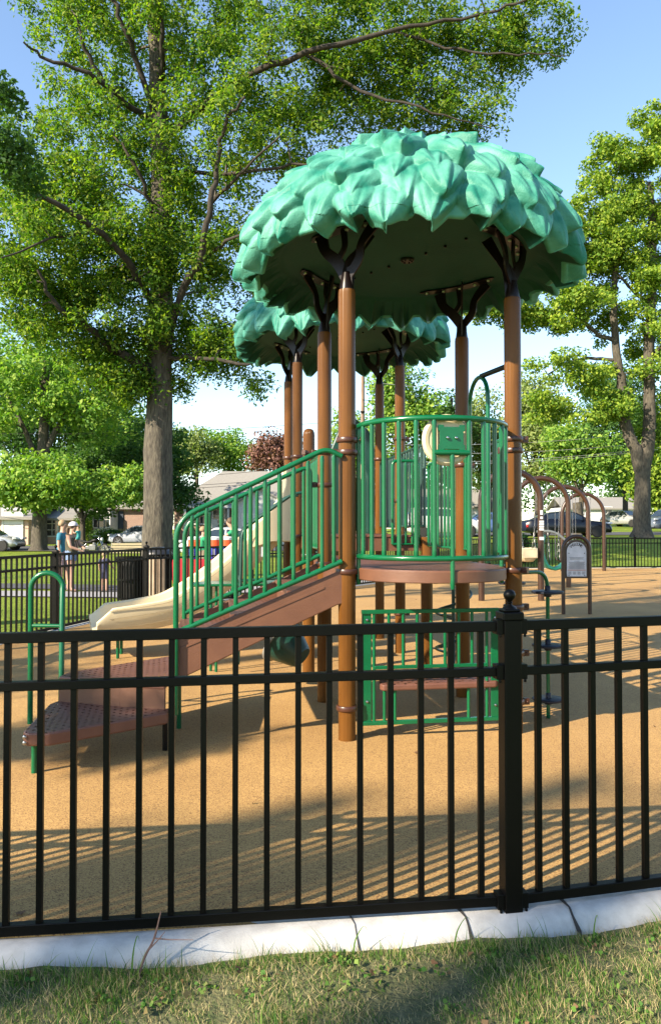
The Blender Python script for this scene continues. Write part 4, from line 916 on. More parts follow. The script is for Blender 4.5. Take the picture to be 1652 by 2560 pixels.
def person(name, label, loc, rz, H, pose, clothes, hairm, cap=None, longhair=False, hands=True, fat=1.0):
    """stands facing local +x; pose gives joint positions for a 1.75 m body"""
    g = thing('person', label, 'person', loc, rz); k = H/1.75
    P = dict(pelvis=(0, 0, .95), waist=(0, 0, 1.08), chest=(0, 0, 1.28), neck0=(0, 0, 1.44), neck=(.01, 0, 1.50), head=(.02, 0, 1.63),
             ls=(0, .18, 1.40), le=(0, .22, 1.12), lw=(.05, .22, .88), rs=(0, -.18, 1.40), re=(0, -.22, 1.12), rw=(.05, -.22, .88),
             lh=(0, .09, .92), lk=(.02, .10, .50), la=(0, .10, .09), rh=(0, -.09, .92), rk=(.02, -.10, .50), ra=(0, -.10, .09)); P.update(pose)
    S = lambda n, r, r2=None: (*[c*k for c in P[n]], r*k*fat, (r2 or r)*k*fat)
    foot = lambda n: [tuple([P[n][0]*k+.05*k, P[n][1]*k, .04*k, .040*k, .035*k]), tuple([P[n][0]*k+.15*k, P[n][1]*k, .03*k, .036*k, .022*k])]
    w_ = fat
    L = [[S('pelvis', .145, .125), S('waist', .13, .115), S('chest', .15, .125), S('neck0', .07), S('neck', .052), S('head', .088, .098), (P['head'][0]*k+.01, P['head'][1]*k, P['head'][2]*k+.075*k, .072*k, .078*k)]]
    nose = (P['head'][0]*k+.095*k, P['head'][1]*k, P['head'][2]*k-.005*k, .016*k); L.append([5, nose])
    for s_, sg_ in (('l', 1), ('r', -1)):
        L.append([2, S(s_+'s', .056), S(s_+'e', .040), S(s_+'w', .026)])
        if hands:
            d = Vector(P[s_+'w'])-Vector(P[s_+'e']); hand(L, Vector(P[s_+'w'])*k, d, k, (0, 1, 0) if abs(d.normalized().y) < .7 else (1, 0, 0))
        L.append([0, S(s_+'h', .088), S(s_+'k', .055), S(s_+'a', .036)]+foot(s_+'a'))
    body = skin_mesh('body', L, M['skin'], g, 2)
    bones = [('pelvis', 'waist'), ('waist', 'chest'), ('chest', 'neck0'), ('neck0', 'neck'), ('neck', 'head')]+[(x+p_, x+q_) for x in 'lr' for p_, q_ in (('s', 'e'), ('e', 'w'), ('h', 'k'), ('k', 'a'))]
    BV = np.array([tuple(v.co) for v in body.data.vertices]); D = []; T_ = []
    for p_, q_ in bones:
        a_, b_ = np.array(P[p_])*k, np.array(P[q_])*k; e_ = b_-a_; t = ((BV-a_) @ e_)/(e_ @ e_); tc = np.clip(t, 0, 1); D.append(np.linalg.norm(BV-(a_+tc[:, None]*e_), axis=1)*(1.0 if p_ in ('pelvis', 'waist', 'chest') else 1.5 if p_ in ('ls', 'rs') else 1.0)); T_.append(t)
    nb = np.argmin(np.array(D), axis=0); tt = np.array(T_)[nb, np.arange(len(BV))]
    def garment(name, m_, sel, off):
        fs = [tuple(p.vertices) for p in body.data.polygons if all(sel[i] for i in p.vertices)]
        used = sorted({i for f in fs for i in f}); mp = {i: j for j, i in enumerate(used)}; mb = MB()
        mb.v = [tuple(body.data.vertices[i].co+body.data.vertices[i].normal*off) for i in used]; mb.f = [tuple(mp[i] for i in f) for f in fs]
        if fs: part(name, mb, m_, g, world=False, smooth=80)
    sp = np.array([P[x] for x in ('pelvis', 'waist', 'chest', 'neck0')])*k; cx_ = np.interp(BV[:, 2], sp[:, 2], sp[:, 0]); tor = (np.hypot(BV[:, 0]-cx_, BV[:, 1]) < .168*k*fat)
    isb = lambda *n: np.isin(nb, [bones.index(x) for x in n])
    if 'shirt' in clothes:
        m_, slv = clothes['shirt']; sel = isb(('pelvis', 'waist'), ('waist', 'chest')) | (isb(('chest', 'neck0')) & (tt < (.95 if slv else .45))) | (isb(('ls', 'le'), ('rs', 're')) & (tt < (slv if slv else -.02)))
        sel |= tor & (BV[:, 2] < (P['neck0'][2]-(.0 if slv else .07))*k); sel &= BV[:, 2] > (P['pelvis'][2]-.02)*k; garment('shirt', m_, sel, .014*k)
    if 'shorts' in clothes:
        m_, ln = clothes['shorts']; sel = (isb(('pelvis', 'waist')) & (BV[:, 2] < (P['pelvis'][2]+.09)*k)) | (isb(('lh', 'lk'), ('rh', 'rk')) & (tt < ln)); garment('shorts', m_, sel, .024*k)
    if 'shoes' in clothes:
        for s_ in 'lr':
            a = P[s_+'a']; skin_mesh('shoe', [[(a[0]*k-.03*k, a[1]*k, .045*k, .042*k, .04*k), (a[0]*k+.06*k, a[1]*k, .04*k, .046*k, .036*k), (a[0]*k+.17*k, a[1]*k, .03*k, .040*k, .026*k)]], clothes['shoes'], g, 2)
    for q in (-1, 1):
        pass
    head_bits(g, P['head'][0]*k, P['head'][1]*k, P['head'][2]*k+.02*k, .100*k, hairm, cap=cap, longhair=longhair)
    return g
wy = 19.8
person('person', 'woman in a white cap, olive tank top and denim shorts carrying a baby', (PX(180, wy), wy, 0), rad(-12), 1.74,
       dict(chest=(.0, 0, 1.27), head=(.045, 0, 1.62), neck=(.02, 0, 1.50), ls=(.0, .17, 1.40), le=(.13, .20, 1.15), lw=(.28, .05, 1.12), rs=(0, -.17, 1.40), re=(.10, -.22, 1.13), rw=(.30, -.10, 1.05),
            lk=(-.04, .09, .50), la=(-.16, .10, .09), rk=(.05, -.09, .50), ra=(.05, -.09, .09)),
       dict(shirt=(plain('olive_top', (.07, .065, .035), .8), 0), shorts=(plain('denim', (.16, .24, .42), .8), .35), shoes=plain('sandal', (.16, .10, .06), .7)), M['hair'], cap=plain('cap_white', (.62, .6, .66), .8), longhair=True, fat=1.12)
person('person', 'man in a blue tee and pink shorts standing behind the woman in the white cap', (PX(157, 20.5), 20.5, 0), rad(-5), 1.80,
       dict(la=(.12, .10, .09), lk=(.08, .10, .5)), dict(shirt=(plain('blue_tee', (.03, .20, .29), .8), .55), shorts=(plain('pink_shorts', (.48, .33, .36), .8), .85), shoes=plain('shoe_grey', (.15, .2, .3), .7)), M['hairb'])
b = person('person', 'baby in a teal suit held against the woman’s shoulder', (PX(199, wy)-.0, wy-.05, 1.02), rad(165), .62,
       dict(lk=(.28, .14, .72), la=(.16, .12, .42), rk=(.28, -.14, .72), ra=(.16, -.12, .42), le=(.22, .2, 1.25), lw=(.36, .12, 1.4), re=(.22, -.2, 1.25), rw=(.36, -.12, 1.4), head=(.05, 0, 1.72), neck=(.02, 0, 1.52)),
       dict(shirt=(plain('teal_suit', (.02, .27, .27), .8), .5), shorts=(plain('teal_suit', (.02, .27, .27), .8), .4)), M['hairb'], hands=False)
person('person', 'toddler in navy shirt and dark shorts standing on the path left of the bins', (PX(262, 19.6), 19.6, 0), rad(80), 1.02,
       dict(head=(.02, 0, 1.58), le=(.05, .26, 1.18), lw=(.16, .30, 1.02), re=(.05, -.26, 1.18), rw=(.2, -.30, 1.06)), dict(shirt=(plain('navy_tee', (.025, .03, .09), .8), .6), shorts=(plain('dark_shorts', (.05, .05, .10), .8), .8), shoes=plain('shoe_black', (.03, .03, .03), .7)), M['hairb'])
person('person', 'man in a green tee reaching over the coolers, right end of the red table', (PX(588, 22.4), 22.4, .05), rad(178), 1.84,
       dict(le=(.28, .20, 1.22), lw=(.52, .10, 1.18), re=(.20, -.22, 1.14), rw=(.44, -.15, 1.08), chest=(.05, 0, 1.28), neck0=(.08, 0, 1.43), neck=(.11, 0, 1.50), head=(.15, 0, 1.62)),
       dict(shirt=(plain('green_tee', (.01, .30, .13), .8), .6), shorts=(plain('khaki', (.3, .25, .17), .8), .9), shoes=plain('shoe_black', (.03, .03, .03), .7)), M['hair'])
person('person', 'shorter helper in a green tee behind the left end of the red table', (PX(508, 22.5), 22.5, 0), rad(20), 1.64,
       dict(le=(.20, .18, 1.16), lw=(.42, .08, 1.10), re=(.20, -.22, 1.14), rw=(.44, -.15, 1.08)),
       dict(shirt=(plain('green_tee', (.01, .30, .13), .8), .6), shorts=(plain('khaki', (.3, .25, .17), .8), .9), shoes=plain('shoe_black', (.03, .03, .03), .7)), M['hairb'])

# ---------------------------------------------------------------- vehicles
def car(label, loc, rz, paint, L=4.7, W=1.8, kind='sedan', name='parked_car', H=1.45, group='cars parked along the street'):
    g = thing(name, label, 'car', loc, rz, group)
    def zr(x):   # x in -.5..+.5 of length; roof line
        if kind == 'sedan': xs = [-.5, -.40, -.22, -.08, .06, .24, .5]; ys = [0, 0, .86, 1, .98, 0, 0]
        elif kind == 'suv': xs = [-.5, -.47, -.40, -.2, .06, .22, .5]; ys = [0, .2, .92, 1, .98, 0, 0]
        else: xs = [-.5, -.47, -.30, -.1, .06, .26, .5]; ys = [0, .1, .8, 1, .98, 0, 0]
        return float(np.interp(x, xs, ys))
    def zb(x): return float(np.interp(x, [-.5, -.46, -.38, .2, .36, .47, .5], [.62, .70, .74, .70, .64, .52, .42]))*(H*.93)
    def hw(x): return W/2*float(np.interp(x, [-.5, -.44, -.3, .3, .44, .5], [.80, .93, 1, 1, .90, .68]))
    N = 41; rings = []
    for i in range(N):
        x = -.5+i/(N-1); h = hw(x); b = zb(x); r = b+(H-b)*zr(x); X = x*L; lo = .22+.12*max(0, abs(x)-.42)/.08
        half = [(h*.86, lo), (h*.985, lo+.10), (h, b*.62), (h*.965, b*.92), (h*.90, b)]
        t = zr(x); half += [(h*.90-(h*.90-h*.66)*max(t, .25), b+(r-b)*.97 if t > .01 else b+.012), (h*.35, r+(.025 if t > .01 else .03))]
        rings.append([(X, y, z) for y, z in half]+[(X, -y, z) for y, z in half[::-1]])
    mb = MB(); mb.loft(rings); body = part('body', mb, paint, g, world=False, smooth=50)
    def pane(xa, xb, j0=4, j1=5, side=0, name='window', t0=.12, t1=.88):
        mb = MB(); n = 6; P = []
        for i in range(n+1):
            x = xa+(xb-xa)*i/n; f = (x+.5)*(N-1); k = min(N-2, int(f)); u = f-k; r0, r1 = rings[k], rings[k+1]
            a = Vector(r0[j0]).lerp(Vector(r1[j0]), u); b_ = Vector(r0[j1]).lerp(Vector(r1[j1]), u); P.append((a.lerp(b_, t0), a.lerp(b_, t1)))
        for s in (1, -1):
            vs = [(p.x, s*(p.y+.010), p.z) for pr in P for p in pr]; mb.add(vs, [(2*i, 2*i+2, 2*i+3, 2*i+1) for i in range(n)])
        part(name, mb, M['glass'], g, world=False, smooth=0)
    xe = {'sedan': (-.27, .15), 'suv': (-.40, .14), 'hatch': (-.34, .16)}[kind]; mid = (xe[0]+xe[1])/2
    pane(xe[0]+.02, mid-.008); pane(mid+.012, xe[1]-.005)
    for nm, xa, xb in (('windscreen', .235, .075), ('rear_window', {'sedan': -.385, 'suv': -.465, 'hatch': -.46}[kind], {'sedan': -.235, 'suv': -.41, 'hatch': -.31}[kind])):
        mb = MB(); vs = []
        for i in range(5):
            x = xa+(xb-xa)*(.1+.8*i/4); h = hw(x); b = zb(x); r = b+(H-b)*zr(x); wd = h*(.86-.26*zr(x)); nx = .02 if xa > 0 else -.02
            vs += [(x*L+nx, wd, r+.018), (x*L+nx, wd*.3, r+.052), (x*L+nx, -wd*.3, r+.052), (x*L+nx, -wd, r+.018)]
        mb.add(vs, [(4*i+k, 4*i+k+1, 4*i+k+5, 4*i+k+4) for i in range(4) for k in range(3)]); part(nm, mb, M['glass'], g, world=False, smooth=40)
    RY = Matrix.Rotation(pi/2, 3, 'X')
    for x in (-.30, .31):
        for s in (1, -1):
            y = s*(W/2-.10); mb = MB(); mb.lathe((x*L, y, .33), [(.18, -.11), (.31, -.11), (.33, -.08), (.33, .08), (.31, .115), (.22, .12)], 26, RY); t = part('tyre', mb, M['tyre'], g, world=False)
            mb = MB(); mb.lathe((x*L, y, .33), [(.001, -.10), (.215, -.10), (.225, -.118), (.235, -.118), (.235, .118), (.225, .118), (.215, .10), (.001, .10)], 22, RY)
            for k in range(5):
                a = 2*pi*k/5
                for sy in (-1, 1): mb.box((x*L+.11*cos(a), y+sy*.108, .33+.11*sin(a)), (.20, .012, .05), rot=Matrix.Rotation(-a, 3, 'Y'))
            part('rim', mb, plain('alloy', (.45, .45, .47), .3, metal=.8), t, world=False)
            mb = MB(); mb.lathe((x*L, s*(W/2*.985), .35), [(.355, -.02), (.375, -.02), (.375, .012), (.355, .012), (.355, -.02)], 26, RY); part('wheel_arch', mb, M['tyre'], g, world=False)
    for s in (1, -1):
        mb = MB(); mb.box((.462*L, s*W*.35, .64*H*.85), (.22, .34, .13), s*-.45); part('headlight', mb, plain('lamp_glass', (.7, .72, .75), .1), g, world=False, bevel=.03)
        mb = MB(); mb.box((-.478*L, s*W*.36, .62), (.14, .3, .16), s*.4); part('tail_light', mb, plain('lamp_red', (.35, .01, .01), .2), g, world=False, bevel=.03)
        mb = MB(); mb.box((.155*L, s*(W/2+.07), .70*H), (.12, .18, .12)); part('mirror', mb, paint, g, world=False, bevel=.03)
    mb = MB(); mb.box((.492*L, 0, .50), (.06, W*.42, .16)); part('grille', mb, M['black'], g, world=False, bevel=.02)
    mb = MB(); mb.box((.488*L, 0, .30), (.10, W*.62, .10)); part('bumper_slot', mb, M['black'], g, world=False, bevel=.02)
    return g
def cl(px, Y, z=None): x = PX(px, Y); return (x, Y, (terrain(x, Y) if z is None else z)+.02)
silver = plain('silver_paint', (.52, .53, .54), .25, metal=.4, coat=.6); navyp = plain('navy_paint', (.003, .004, .011), .32, coat=.1); whitep = plain('car_white', (.72, .72, .72), .3, coat=.5); bluep = plain('car_blue', (.06, .12, .28), .25, coat=.6); greyp = plain('car_grey', (.12, .14, .17), .25, coat=.6)
car('silver coupe at the far left edge, parked in front of the garage', cl(-30, 50), rad(-4), silver, 4.5, kind='sedan')
car('dark navy sedan parked behind the swing arches', cl(1413, 45.5), rad(0), navyp, 4.95)
car('silver sedan facing the camera, left of the forked tree trunk', cl(1562, 74), rad(-62), silver, 4.8, H=1.5)
car('dark grey suv cut off at the right edge behind the forked tree', cl(1668, 60), rad(-150), greyp, 4.8, W=1.9, kind='suv', H=1.72)
car('white hatchback parked in front of the white garage, behind the helpers', cl(552, 43), rad(178), whitep, 4.4, kind='hatch', H=1.6)
car('white suv seen through the green balcony bars', cl(1105, 47), rad(5), whitep, 4.6, W=1.9, kind='suv', H=1.75)
car('blue hatchback seen beside the right front post, left of the navy sedan', cl(1210, 49), rad(180), bluep, 4.3, kind='hatch')
car('pale car parked behind the park bench', cl(352, 57), rad(175), plain('car_pale', (.42, .46, .52), .3, coat=.5), 4.4, kind='hatch')
# motorcycle
mx_, my_ = PX(232, 46), 46.0; mz = terrain(mx_, my_); g = thing('motorcycle', 'black motorcycle parked on the grass to the right of the woman with the baby', 'motorcycle', (mx_, my_, mz), rad(-8))
for x in (-.72, .72):
    mb = MB(); R_ = Matrix.Rotation(pi/2, 3, 'X'); mb.lathe((x, 0, .32), [(.24, -.05), (.30, -.06), (.325, 0), (.30, .06), (.24, .05), (.24, -.05)], 26, R_); t = part('tyre', mb, M['tyre'], g, world=False)
    mb = MB(); mb.lathe((x, 0, .32), [(.22, -.03), (.245, -.03), (.245, .03), (.22, .03), (.22, -.03)], 26, R_); mb.lathe((x, 0, .32), [(.001, -.06), (.05, -.06), (.05, .06), (.001, .06)], 12, R_)
    for k in range(8): mb.tube([(x, 0, .32), (x+.23*cos(pi*k/4), 0, .32+.23*sin(pi*k/4))], .008, 4)
    part('rim', mb, M['chrome'], t, world=False)
mb = MB(); mb.loft([[(x, r*cos(t)*.7, .78+z+r*sin(t)*.7) for t in [2*pi*k/12 for k in range(12)]] for x, r, z in ((-.12, .10, 0), (.0, .17, .02), (.2, .20, .05), (.36, .14, .06), (.42, .05, .04))]); part('tank', mb, M['black'], g, world=False)
mb = MB(); mb.loft([[(x, w_*cos(t), z+.06*sin(t)) for t in [2*pi*k/10 for k in range(10)]] for x, w_, z in ((-.85, .08, .86), (-.55, .14, .76), (-.25, .16, .72), (.0, .12, .76))]); part('seat', mb, M['tyre'], g, world=False)
mb = MB(); mb.box((.05, 0, .42), (.42, .28, .34)); mb.lathe((.12, 0, .62), [(.10, -.1), (.11, 0), (.10, .1)], 12); mb.box((-.25, 0, .40), (.3, .24, .22)); part('engine', mb, plain('engine_grey', (.25, .25, .25), .35, metal=.7), g, world=False, bevel=.03)
mb = MB()
for s in (-.1, .1): mb.tube([(.74, s, .32), (.44, s, .98)], .025, 8)
part('fork', mb, M['chrome'], g, world=False)
mb = MB(); mb.tube(crv([(.22, -.38, 1.08), (.38, -.2, 1.10), (.46, 0, 1.0), (.38, .2, 1.10), (.22, .38, 1.08)], 4), .016, 8); part('handlebar', mb, M['chrome'], g, world=False)
mb = MB(); mb.lathe((.58, 0, .90), [(.001, -.06), (.08, -.05), (.10, .05), (.001, .06)], 14, Matrix.Rotation(pi/2, 3, 'Y')); part('headlight', mb, plain('lamp_glass', (.7, .72, .75), .1), g, world=False)
mb = MB(); mb.tube([(.0, .16, .35), (-.3, .18, .28), (-.95, .2, .30)], [.03, .04, .055], 10); mb.tube([(.44, 0, .95), (.1, 0, .85), (-.4, 0, .62), (-.72, 0, .34)], .025, 8); mb.tube([(.42, 0, .85), (.2, 0, .25), (-.3, 0, .25)], .022, 8); part('exhaust_and_frame', mb, M['chrome'], g, world=False)

# ---------------------------------------------------------------- houses
def wallbox(mb, x0, x1, y0, y1, z0, z1): mb.box(((x0+x1)/2, (y0+y1)/2, (z0+z1)/2), (x1-x0, y1-y0, z1-z0))
def win(g, x, y, z, w_, h, nx=2, nz=2, frame='white', name='window'):
    mb = MB(); 
    for (a, b, c, d) in ((-w_/2, w_/2, h/2-.05, h/2+.05), (-w_/2, w_/2, -h/2-.06, -h/2+.04), (-w_/2-.06, -w_/2+.03, -h/2-.03, h/2+.02), (w_/2-.03, w_/2+.06, -h/2-.03, h/2+.02)): wallbox(mb, x+a, x+b, y-.10, y-.0, z+c, z+d)
    for k in range(1, nx): wallbox(mb, x-w_/2+w_*k/nx-.02, x-w_/2+w_*k/nx+.02, y-.09, y-.01, z-h/2+.05, z+h/2-.05)
    for k in range(1, nz): wallbox(mb, x-w_/2+.04, x+w_/2-.04, y-.085, y-.015, z-h/2+h*k/nz-.02, z-h/2+h*k/nz+.02)
    f = part(name, mb, M[frame], g, smooth=0); mb = MB(); wallbox(mb, x-w_/2+.02, x+w_/2-.02, y-.05, y-.004, z-h/2+.03, z+h/2-.04); part('pane', mb, M['glass'], f, smooth=0)
def gable(mb, x0, x1, y0, y1, ze, zr, over=.5, axis='x', t=.18):
    """roof slabs, ridge along axis"""
    if axis == 'x':
        ym = (y0+y1)/2; s = (zr-ze)/(ym-y0)
        for a, b in ((y0-over, ym), (y1+over, ym)):
            za = zr-s*abs(ym-a); mb.add([(x0-over, a, za), (x1+over, a, za), (x1+over, b, zr), (x0-over, b, zr), (x0-over, a, za-t), (x1+over, a, za-t), (x1+over, b, zr-t), (x0-over, b, zr-t)], [(0, 1, 2, 3), (4, 7, 6, 5), (0, 4, 5, 1), (0, 3, 7, 4), (1, 5, 6, 2)])
    else:
        xm = (x0+x1)/2; s = (zr-ze)/(xm-x0)
        for a, b in ((x0-over, xm), (x1+over, xm)):
            za = zr-s*abs(xm-a); mb.add([(a, y0-over, za), (a, y1+over, za), (b, y1+over, zr), (b, y0-over, zr), (a, y0-over, za-t), (a, y1+over, za-t), (b, y1+over, zr-t), (b, y0-over, zr-t)], [(0, 1, 2, 3), (4, 7, 6, 5), (0, 4, 5, 1), (0, 3, 7, 4), (1, 5, 6, 2)])
# middle house: long grey roof, white gabled garage
Y = 64; z0 = terrain(PX(560, Y), Y)-.3; xa, xb = PX(436, Y), PX(800, Y)
g = thing('house', 'brick house with a long grey roof and white gabled garage behind the stairs', 'house', ((xa+xb)/2, Y+5, z0), 0, 'houses across the street')
ze, zr_ = PZ(1262, Y), PZ(1178, Y+5)
mb = MB(); wallbox(mb, xa, xb, Y, Y+10, z0, ze-.1); part('wall', mb, M['brickd'], g, smooth=0)
mb = MB(); hipx = 3.6; o_ = .6
ya, yb, ym = Y-o_, Y+10+o_, Y+5
V = [(xa-o_, ya, ze-.1), (xb+o_, ya, ze-.1), (xb+o_, yb, ze-.1), (xa-o_, yb, ze-.1), (xa+hipx*.9, ym, zr_), (xb-hipx, ym, zr_)]
mb.add(V, [(0, 1, 5, 4), (1, 2, 5), (2, 3, 4, 5), (3, 0, 4), (0, 3, 2, 1)]); rf = part('roof', mb, M['shingle'], g, smooth=0)
mb = MB(); wallbox(mb, xa-o_, xb+o_, ya-.12, ya-.003, ze-.3, ze-.08); part('gutter', mb, M['white'], rf, smooth=0)
gx0, gx1 = PX(590, Y-3), PX(712, Y-3); gz = PZ(1254, Y-3); gr_ = PZ(1219, Y-3)
mb = MB(); wallbox(mb, gx0, gx1, Y-3, Y-.01, z0, gz); mb.prism([(gx0, Y-3, gz), (gx1, Y-3, gz), ((gx0+gx1)/2, Y-3, gr_-.12)], (0, 3, 0)); part('garage_wall', mb, M['siding'], g, smooth=0)
mb = MB(); gable(mb, gx0, gx1, Y-3, Y+3, gz, gr_, .3, 'y', .14); part('garage_roof', mb, M['shingle'], g, smooth=0)
mb = MB()
for a in range(4): wallbox(mb, gx0+.45, gx1-.5, Y-3.06, Y-3.005, z0+.5+.56*a, z0+1.02+.56*a)
parts('garage_door_panel', mb, M['white'], g, smooth=0)
for px in (478, 512, 548): win(g, PX(px, Y), Y, PZ(1290, Y), 1.0, 1.3, 1, 2)
for px in (468, 500, 575):
    mb = MB(); wallbox(mb, PX(px, Y)-.09, PX(px, Y)+.09, Y-1.1, Y-.92, z0, ze-.35); part('porch_post', mb, M['white'], g, smooth=0)
mb = MB(); xd = PX(530, Y); wallbox(mb, xd-.5, xd+.5, Y-.08, Y-.003, z0+.2, z0+2.3); part('door', mb, M['white'], g, smooth=0)
# left house: pale brick wall with white garage door
Y = 60; z0 = terrain(PX(30, Y), Y)-.3; xa, xb = PX(-90, Y), PX(72, Y)
g = thing('house', 'pale brick house with a white garage door at the far left edge', 'house', ((xa+xb)/2, Y+5, z0), 0, 'houses across the street')
ze = PZ(1290, Y); mb = MB(); wallbox(mb, xa, xb, Y, Y+9, z0, ze); part('wall', mb, M['brick'], g, smooth=0)
mb = MB(); gable(mb, xa, xb, Y, Y+9, ze, PZ(1262, Y+4.5), .5, 'x'); part('roof', mb, M['shingle'], g, smooth=0)
mb = MB(); dx0, dx1 = PX(11, Y), PX(55, Y); [wallbox(mb, dx0, dx1, Y-.06, Y-.003, z0+.35+.5*k, z0+.82+.5*k) for k in range(5)]; parts('garage_door_panel', mb, M['white'], g, smooth=0)
mb = MB(); wallbox(mb, dx0-.15, dx0-.005, Y-.09, Y-.003, z0, z0+2.98); wallbox(mb, dx1+.005, dx1+.15, Y-.09, Y-.003, z0, z0+2.98); wallbox(mb, dx0-.15, dx1+.15, Y-.09, Y-.003, z0+2.985, z0+3.12); part('door_frame', mb, M['white'], g, smooth=0)
Y = 63; xa, xb = PX(72, Y)+.1, PX(205, Y); mbx = MB()
g = thing('house', 'tan brick house wing with a small white window behind the maple trunk', 'house', ((xa+xb)/2, Y+4, z0), 0, 'houses across the street')
mb = MB(); wallbox(mb, xa, xb, Y, Y+8, z0, PZ(1292, Y)); part('wall', mb, M['brick'], g, smooth=0)
mb = MB(); gable(mb, xa, xb, Y, Y+8, PZ(1292, Y), PZ(1262, Y+4), .4, 'x'); part('roof', mb, M['shingle'], g, smooth=0); win(g, PX(132, Y), Y, PZ(1317, Y), .95, 1.5, 2, 3)
Y = 66; xa, xb = PX(222, Y), PX(372, Y); g = thing('house', 'brown brick house with a white bay window left of the oak trunk', 'house', ((xa+xb)/2, Y+4, z0), 0, 'houses across the street')
mb = MB(); wallbox(mb, xa, xb, Y, Y+9, z0, PZ(1262, Y)); part('wall', mb, M['brickd'], g, smooth=0)
mb = MB(); gable(mb, xa, xb, Y, Y+9, PZ(1262, Y), PZ(1215, Y+4), .5, 'x'); part('roof', mb, M['shingle'], g, smooth=0)
mb = MB(); x0_, x1_ = PX(227, Y), PX(296, Y); mb.prism([(x0_, Y-.01, z0+.8), (x0_+.5, Y-.8, z0+.8), (x1_-.4, Y-.8, z0+.8), (x1_, Y-.01, z0+.8)], (0, 0, PZ(1278, Y)-z0-.8)); bay = part('bay', mb, M['siding'], g, smooth=0)
for px in (248, 262, 276): win(g, PX(px, Y), Y-.81, PZ(1299, Y), .42, 1.35, 1, 2)
mb = MB(); wallbox(mb, x1_+.02, x1_+.45, Y-.08, Y-.003, PZ(1322, Y), PZ(1278, Y)); part('shutter', mb, plain('shutter', (.03, .04, .07)), g, smooth=0)
# far white house between the trees on the right
Y = 110; xx = PX(1500, Y); zt_ = terrain(xx, Y); g = thing('house', 'distant white house with a grey roof beyond the swing arches', 'house', (xx, Y+4, zt_), 0, 'houses across the street')
mb = MB(); wallbox(mb, xx-5, xx+6, Y, Y+8, zt_-.3, PZ(1268, Y)); part('wall', mb, M['siding'], g, smooth=0)
mb = MB(); gable(mb, xx-5, xx+6, Y, Y+8, PZ(1268, Y), PZ(1243, Y+4), .4, 'x'); part('roof', mb, M['shingle'], g, smooth=0)
win(g, xx+1, Y, PZ(1276, Y), 1.2, 1.0, 2, 1); win(g, xx-3, Y, PZ(1276, Y), 1.2, 1.0, 2, 1)
# houses hidden mostly by the structure
Y = 85; xx = PX(1080, Y); zt_ = terrain(xx, Y); g = thing('house', 'pale house glimpsed between the balcony bars', 'house', (xx, Y+4, zt_), 0, 'houses across the street')
mb = MB(); wallbox(mb, xx-10, xx+9, Y, Y+8, zt_-.3, PZ(1262, Y)); part('wall', mb, M['siding'], g, smooth=0)
mb = MB(); gable(mb, xx-10, xx+9, Y, Y+8, PZ(1262, Y), PZ(1222, Y+4), .4, 'x'); part('roof', mb, M['shingle'], g, smooth=0)
for k in (-6, -2, 3, 6): win(g, xx+k, Y, PZ(1282, Y), 1.2, 1.1, 2, 2)

# utility pole and wires
Y = 52; x = PX(906, Y); zz = terrain(x, Y); g = thing('utility_pole', 'wooden utility pole seen between the two canopies', 'pole', (x, Y, zz))
mb = MB(); mb.tube([(x, Y, zz-.3), (x+.02, Y, PZ(940, Y))], [.17, .12], 14); part('pole', mb, M['wood'], g)
mb = MB(); mb.tube([(x, Y-.2, PZ(1000, Y)), (x+.9, Y-.2, PZ(1003, Y)), (x+1.6, Y-.2, PZ(988, Y))], .02, 6); mb.tube([(x-.15, Y-.2, PZ(1030, Y)), (x+.15, Y-.2, PZ(1030, Y))], .05, 6); part('cable_arm', mb, M['black'], g)
x2 = PX(1262, 50)+0; g2 = thing('utility_pole', 'second wooden utility pole, right of the front right post', 'pole', (PX(1322, 55), 55, terrain(PX(1322, 55), 55)))
mb = MB(); mb.tube([(PX(1297, 55), 55, 0), (PX(1297, 55), 55, PZ(1075, 55))], [.15, .11], 12); part('pole', mb, M['wood'], g2)
def wire(p, q, sag, lab):
    p, q = Vector(p), Vector(q); mb = MB(); mb.tube([p.lerp(q, k/16)-Vector((0, 0, sag*4*(k/16)*(1-k/16))) for k in range(17)], .018, 4, False); tag(part('power_line', mb, M['chain'] if 'right' in lab else M['black']), lab, 'cable', 'overhead wires')
P0 = Vector((PX(906, 52), 52, 0))
for k, (ya, yb) in enumerate(((1048, 1078), (1150, 1215), (1180, 1224), (1186, 1233))): wire((P0.x, 52, PZ(ya, 52)), (PX(-200, 58), 58, PZ(yb, 58)), .5, 'overhead wire crossing in front of the grey roof, %s' % ['thin and highest over the treetops', 'top one of the roof wires', 'middle one of the roof wires', 'lowest of the roof wires'][k])
for k, (ya, yb) in enumerate(((952, 975), (1108, 1060), (1128, 1088), (1152, 1100), (1158, 1104))): wire((P0.x, 52, PZ(ya, 52)), (PX(1900, 50), 50, PZ(yb-20, 50)), .7, 'overhead wire running right behind the swings, %s' % ['highest, crossing the tree stems', 'topmost of the four low ones', 'second of the four low ones', 'third of the four low ones', 'lowest of all'][k])

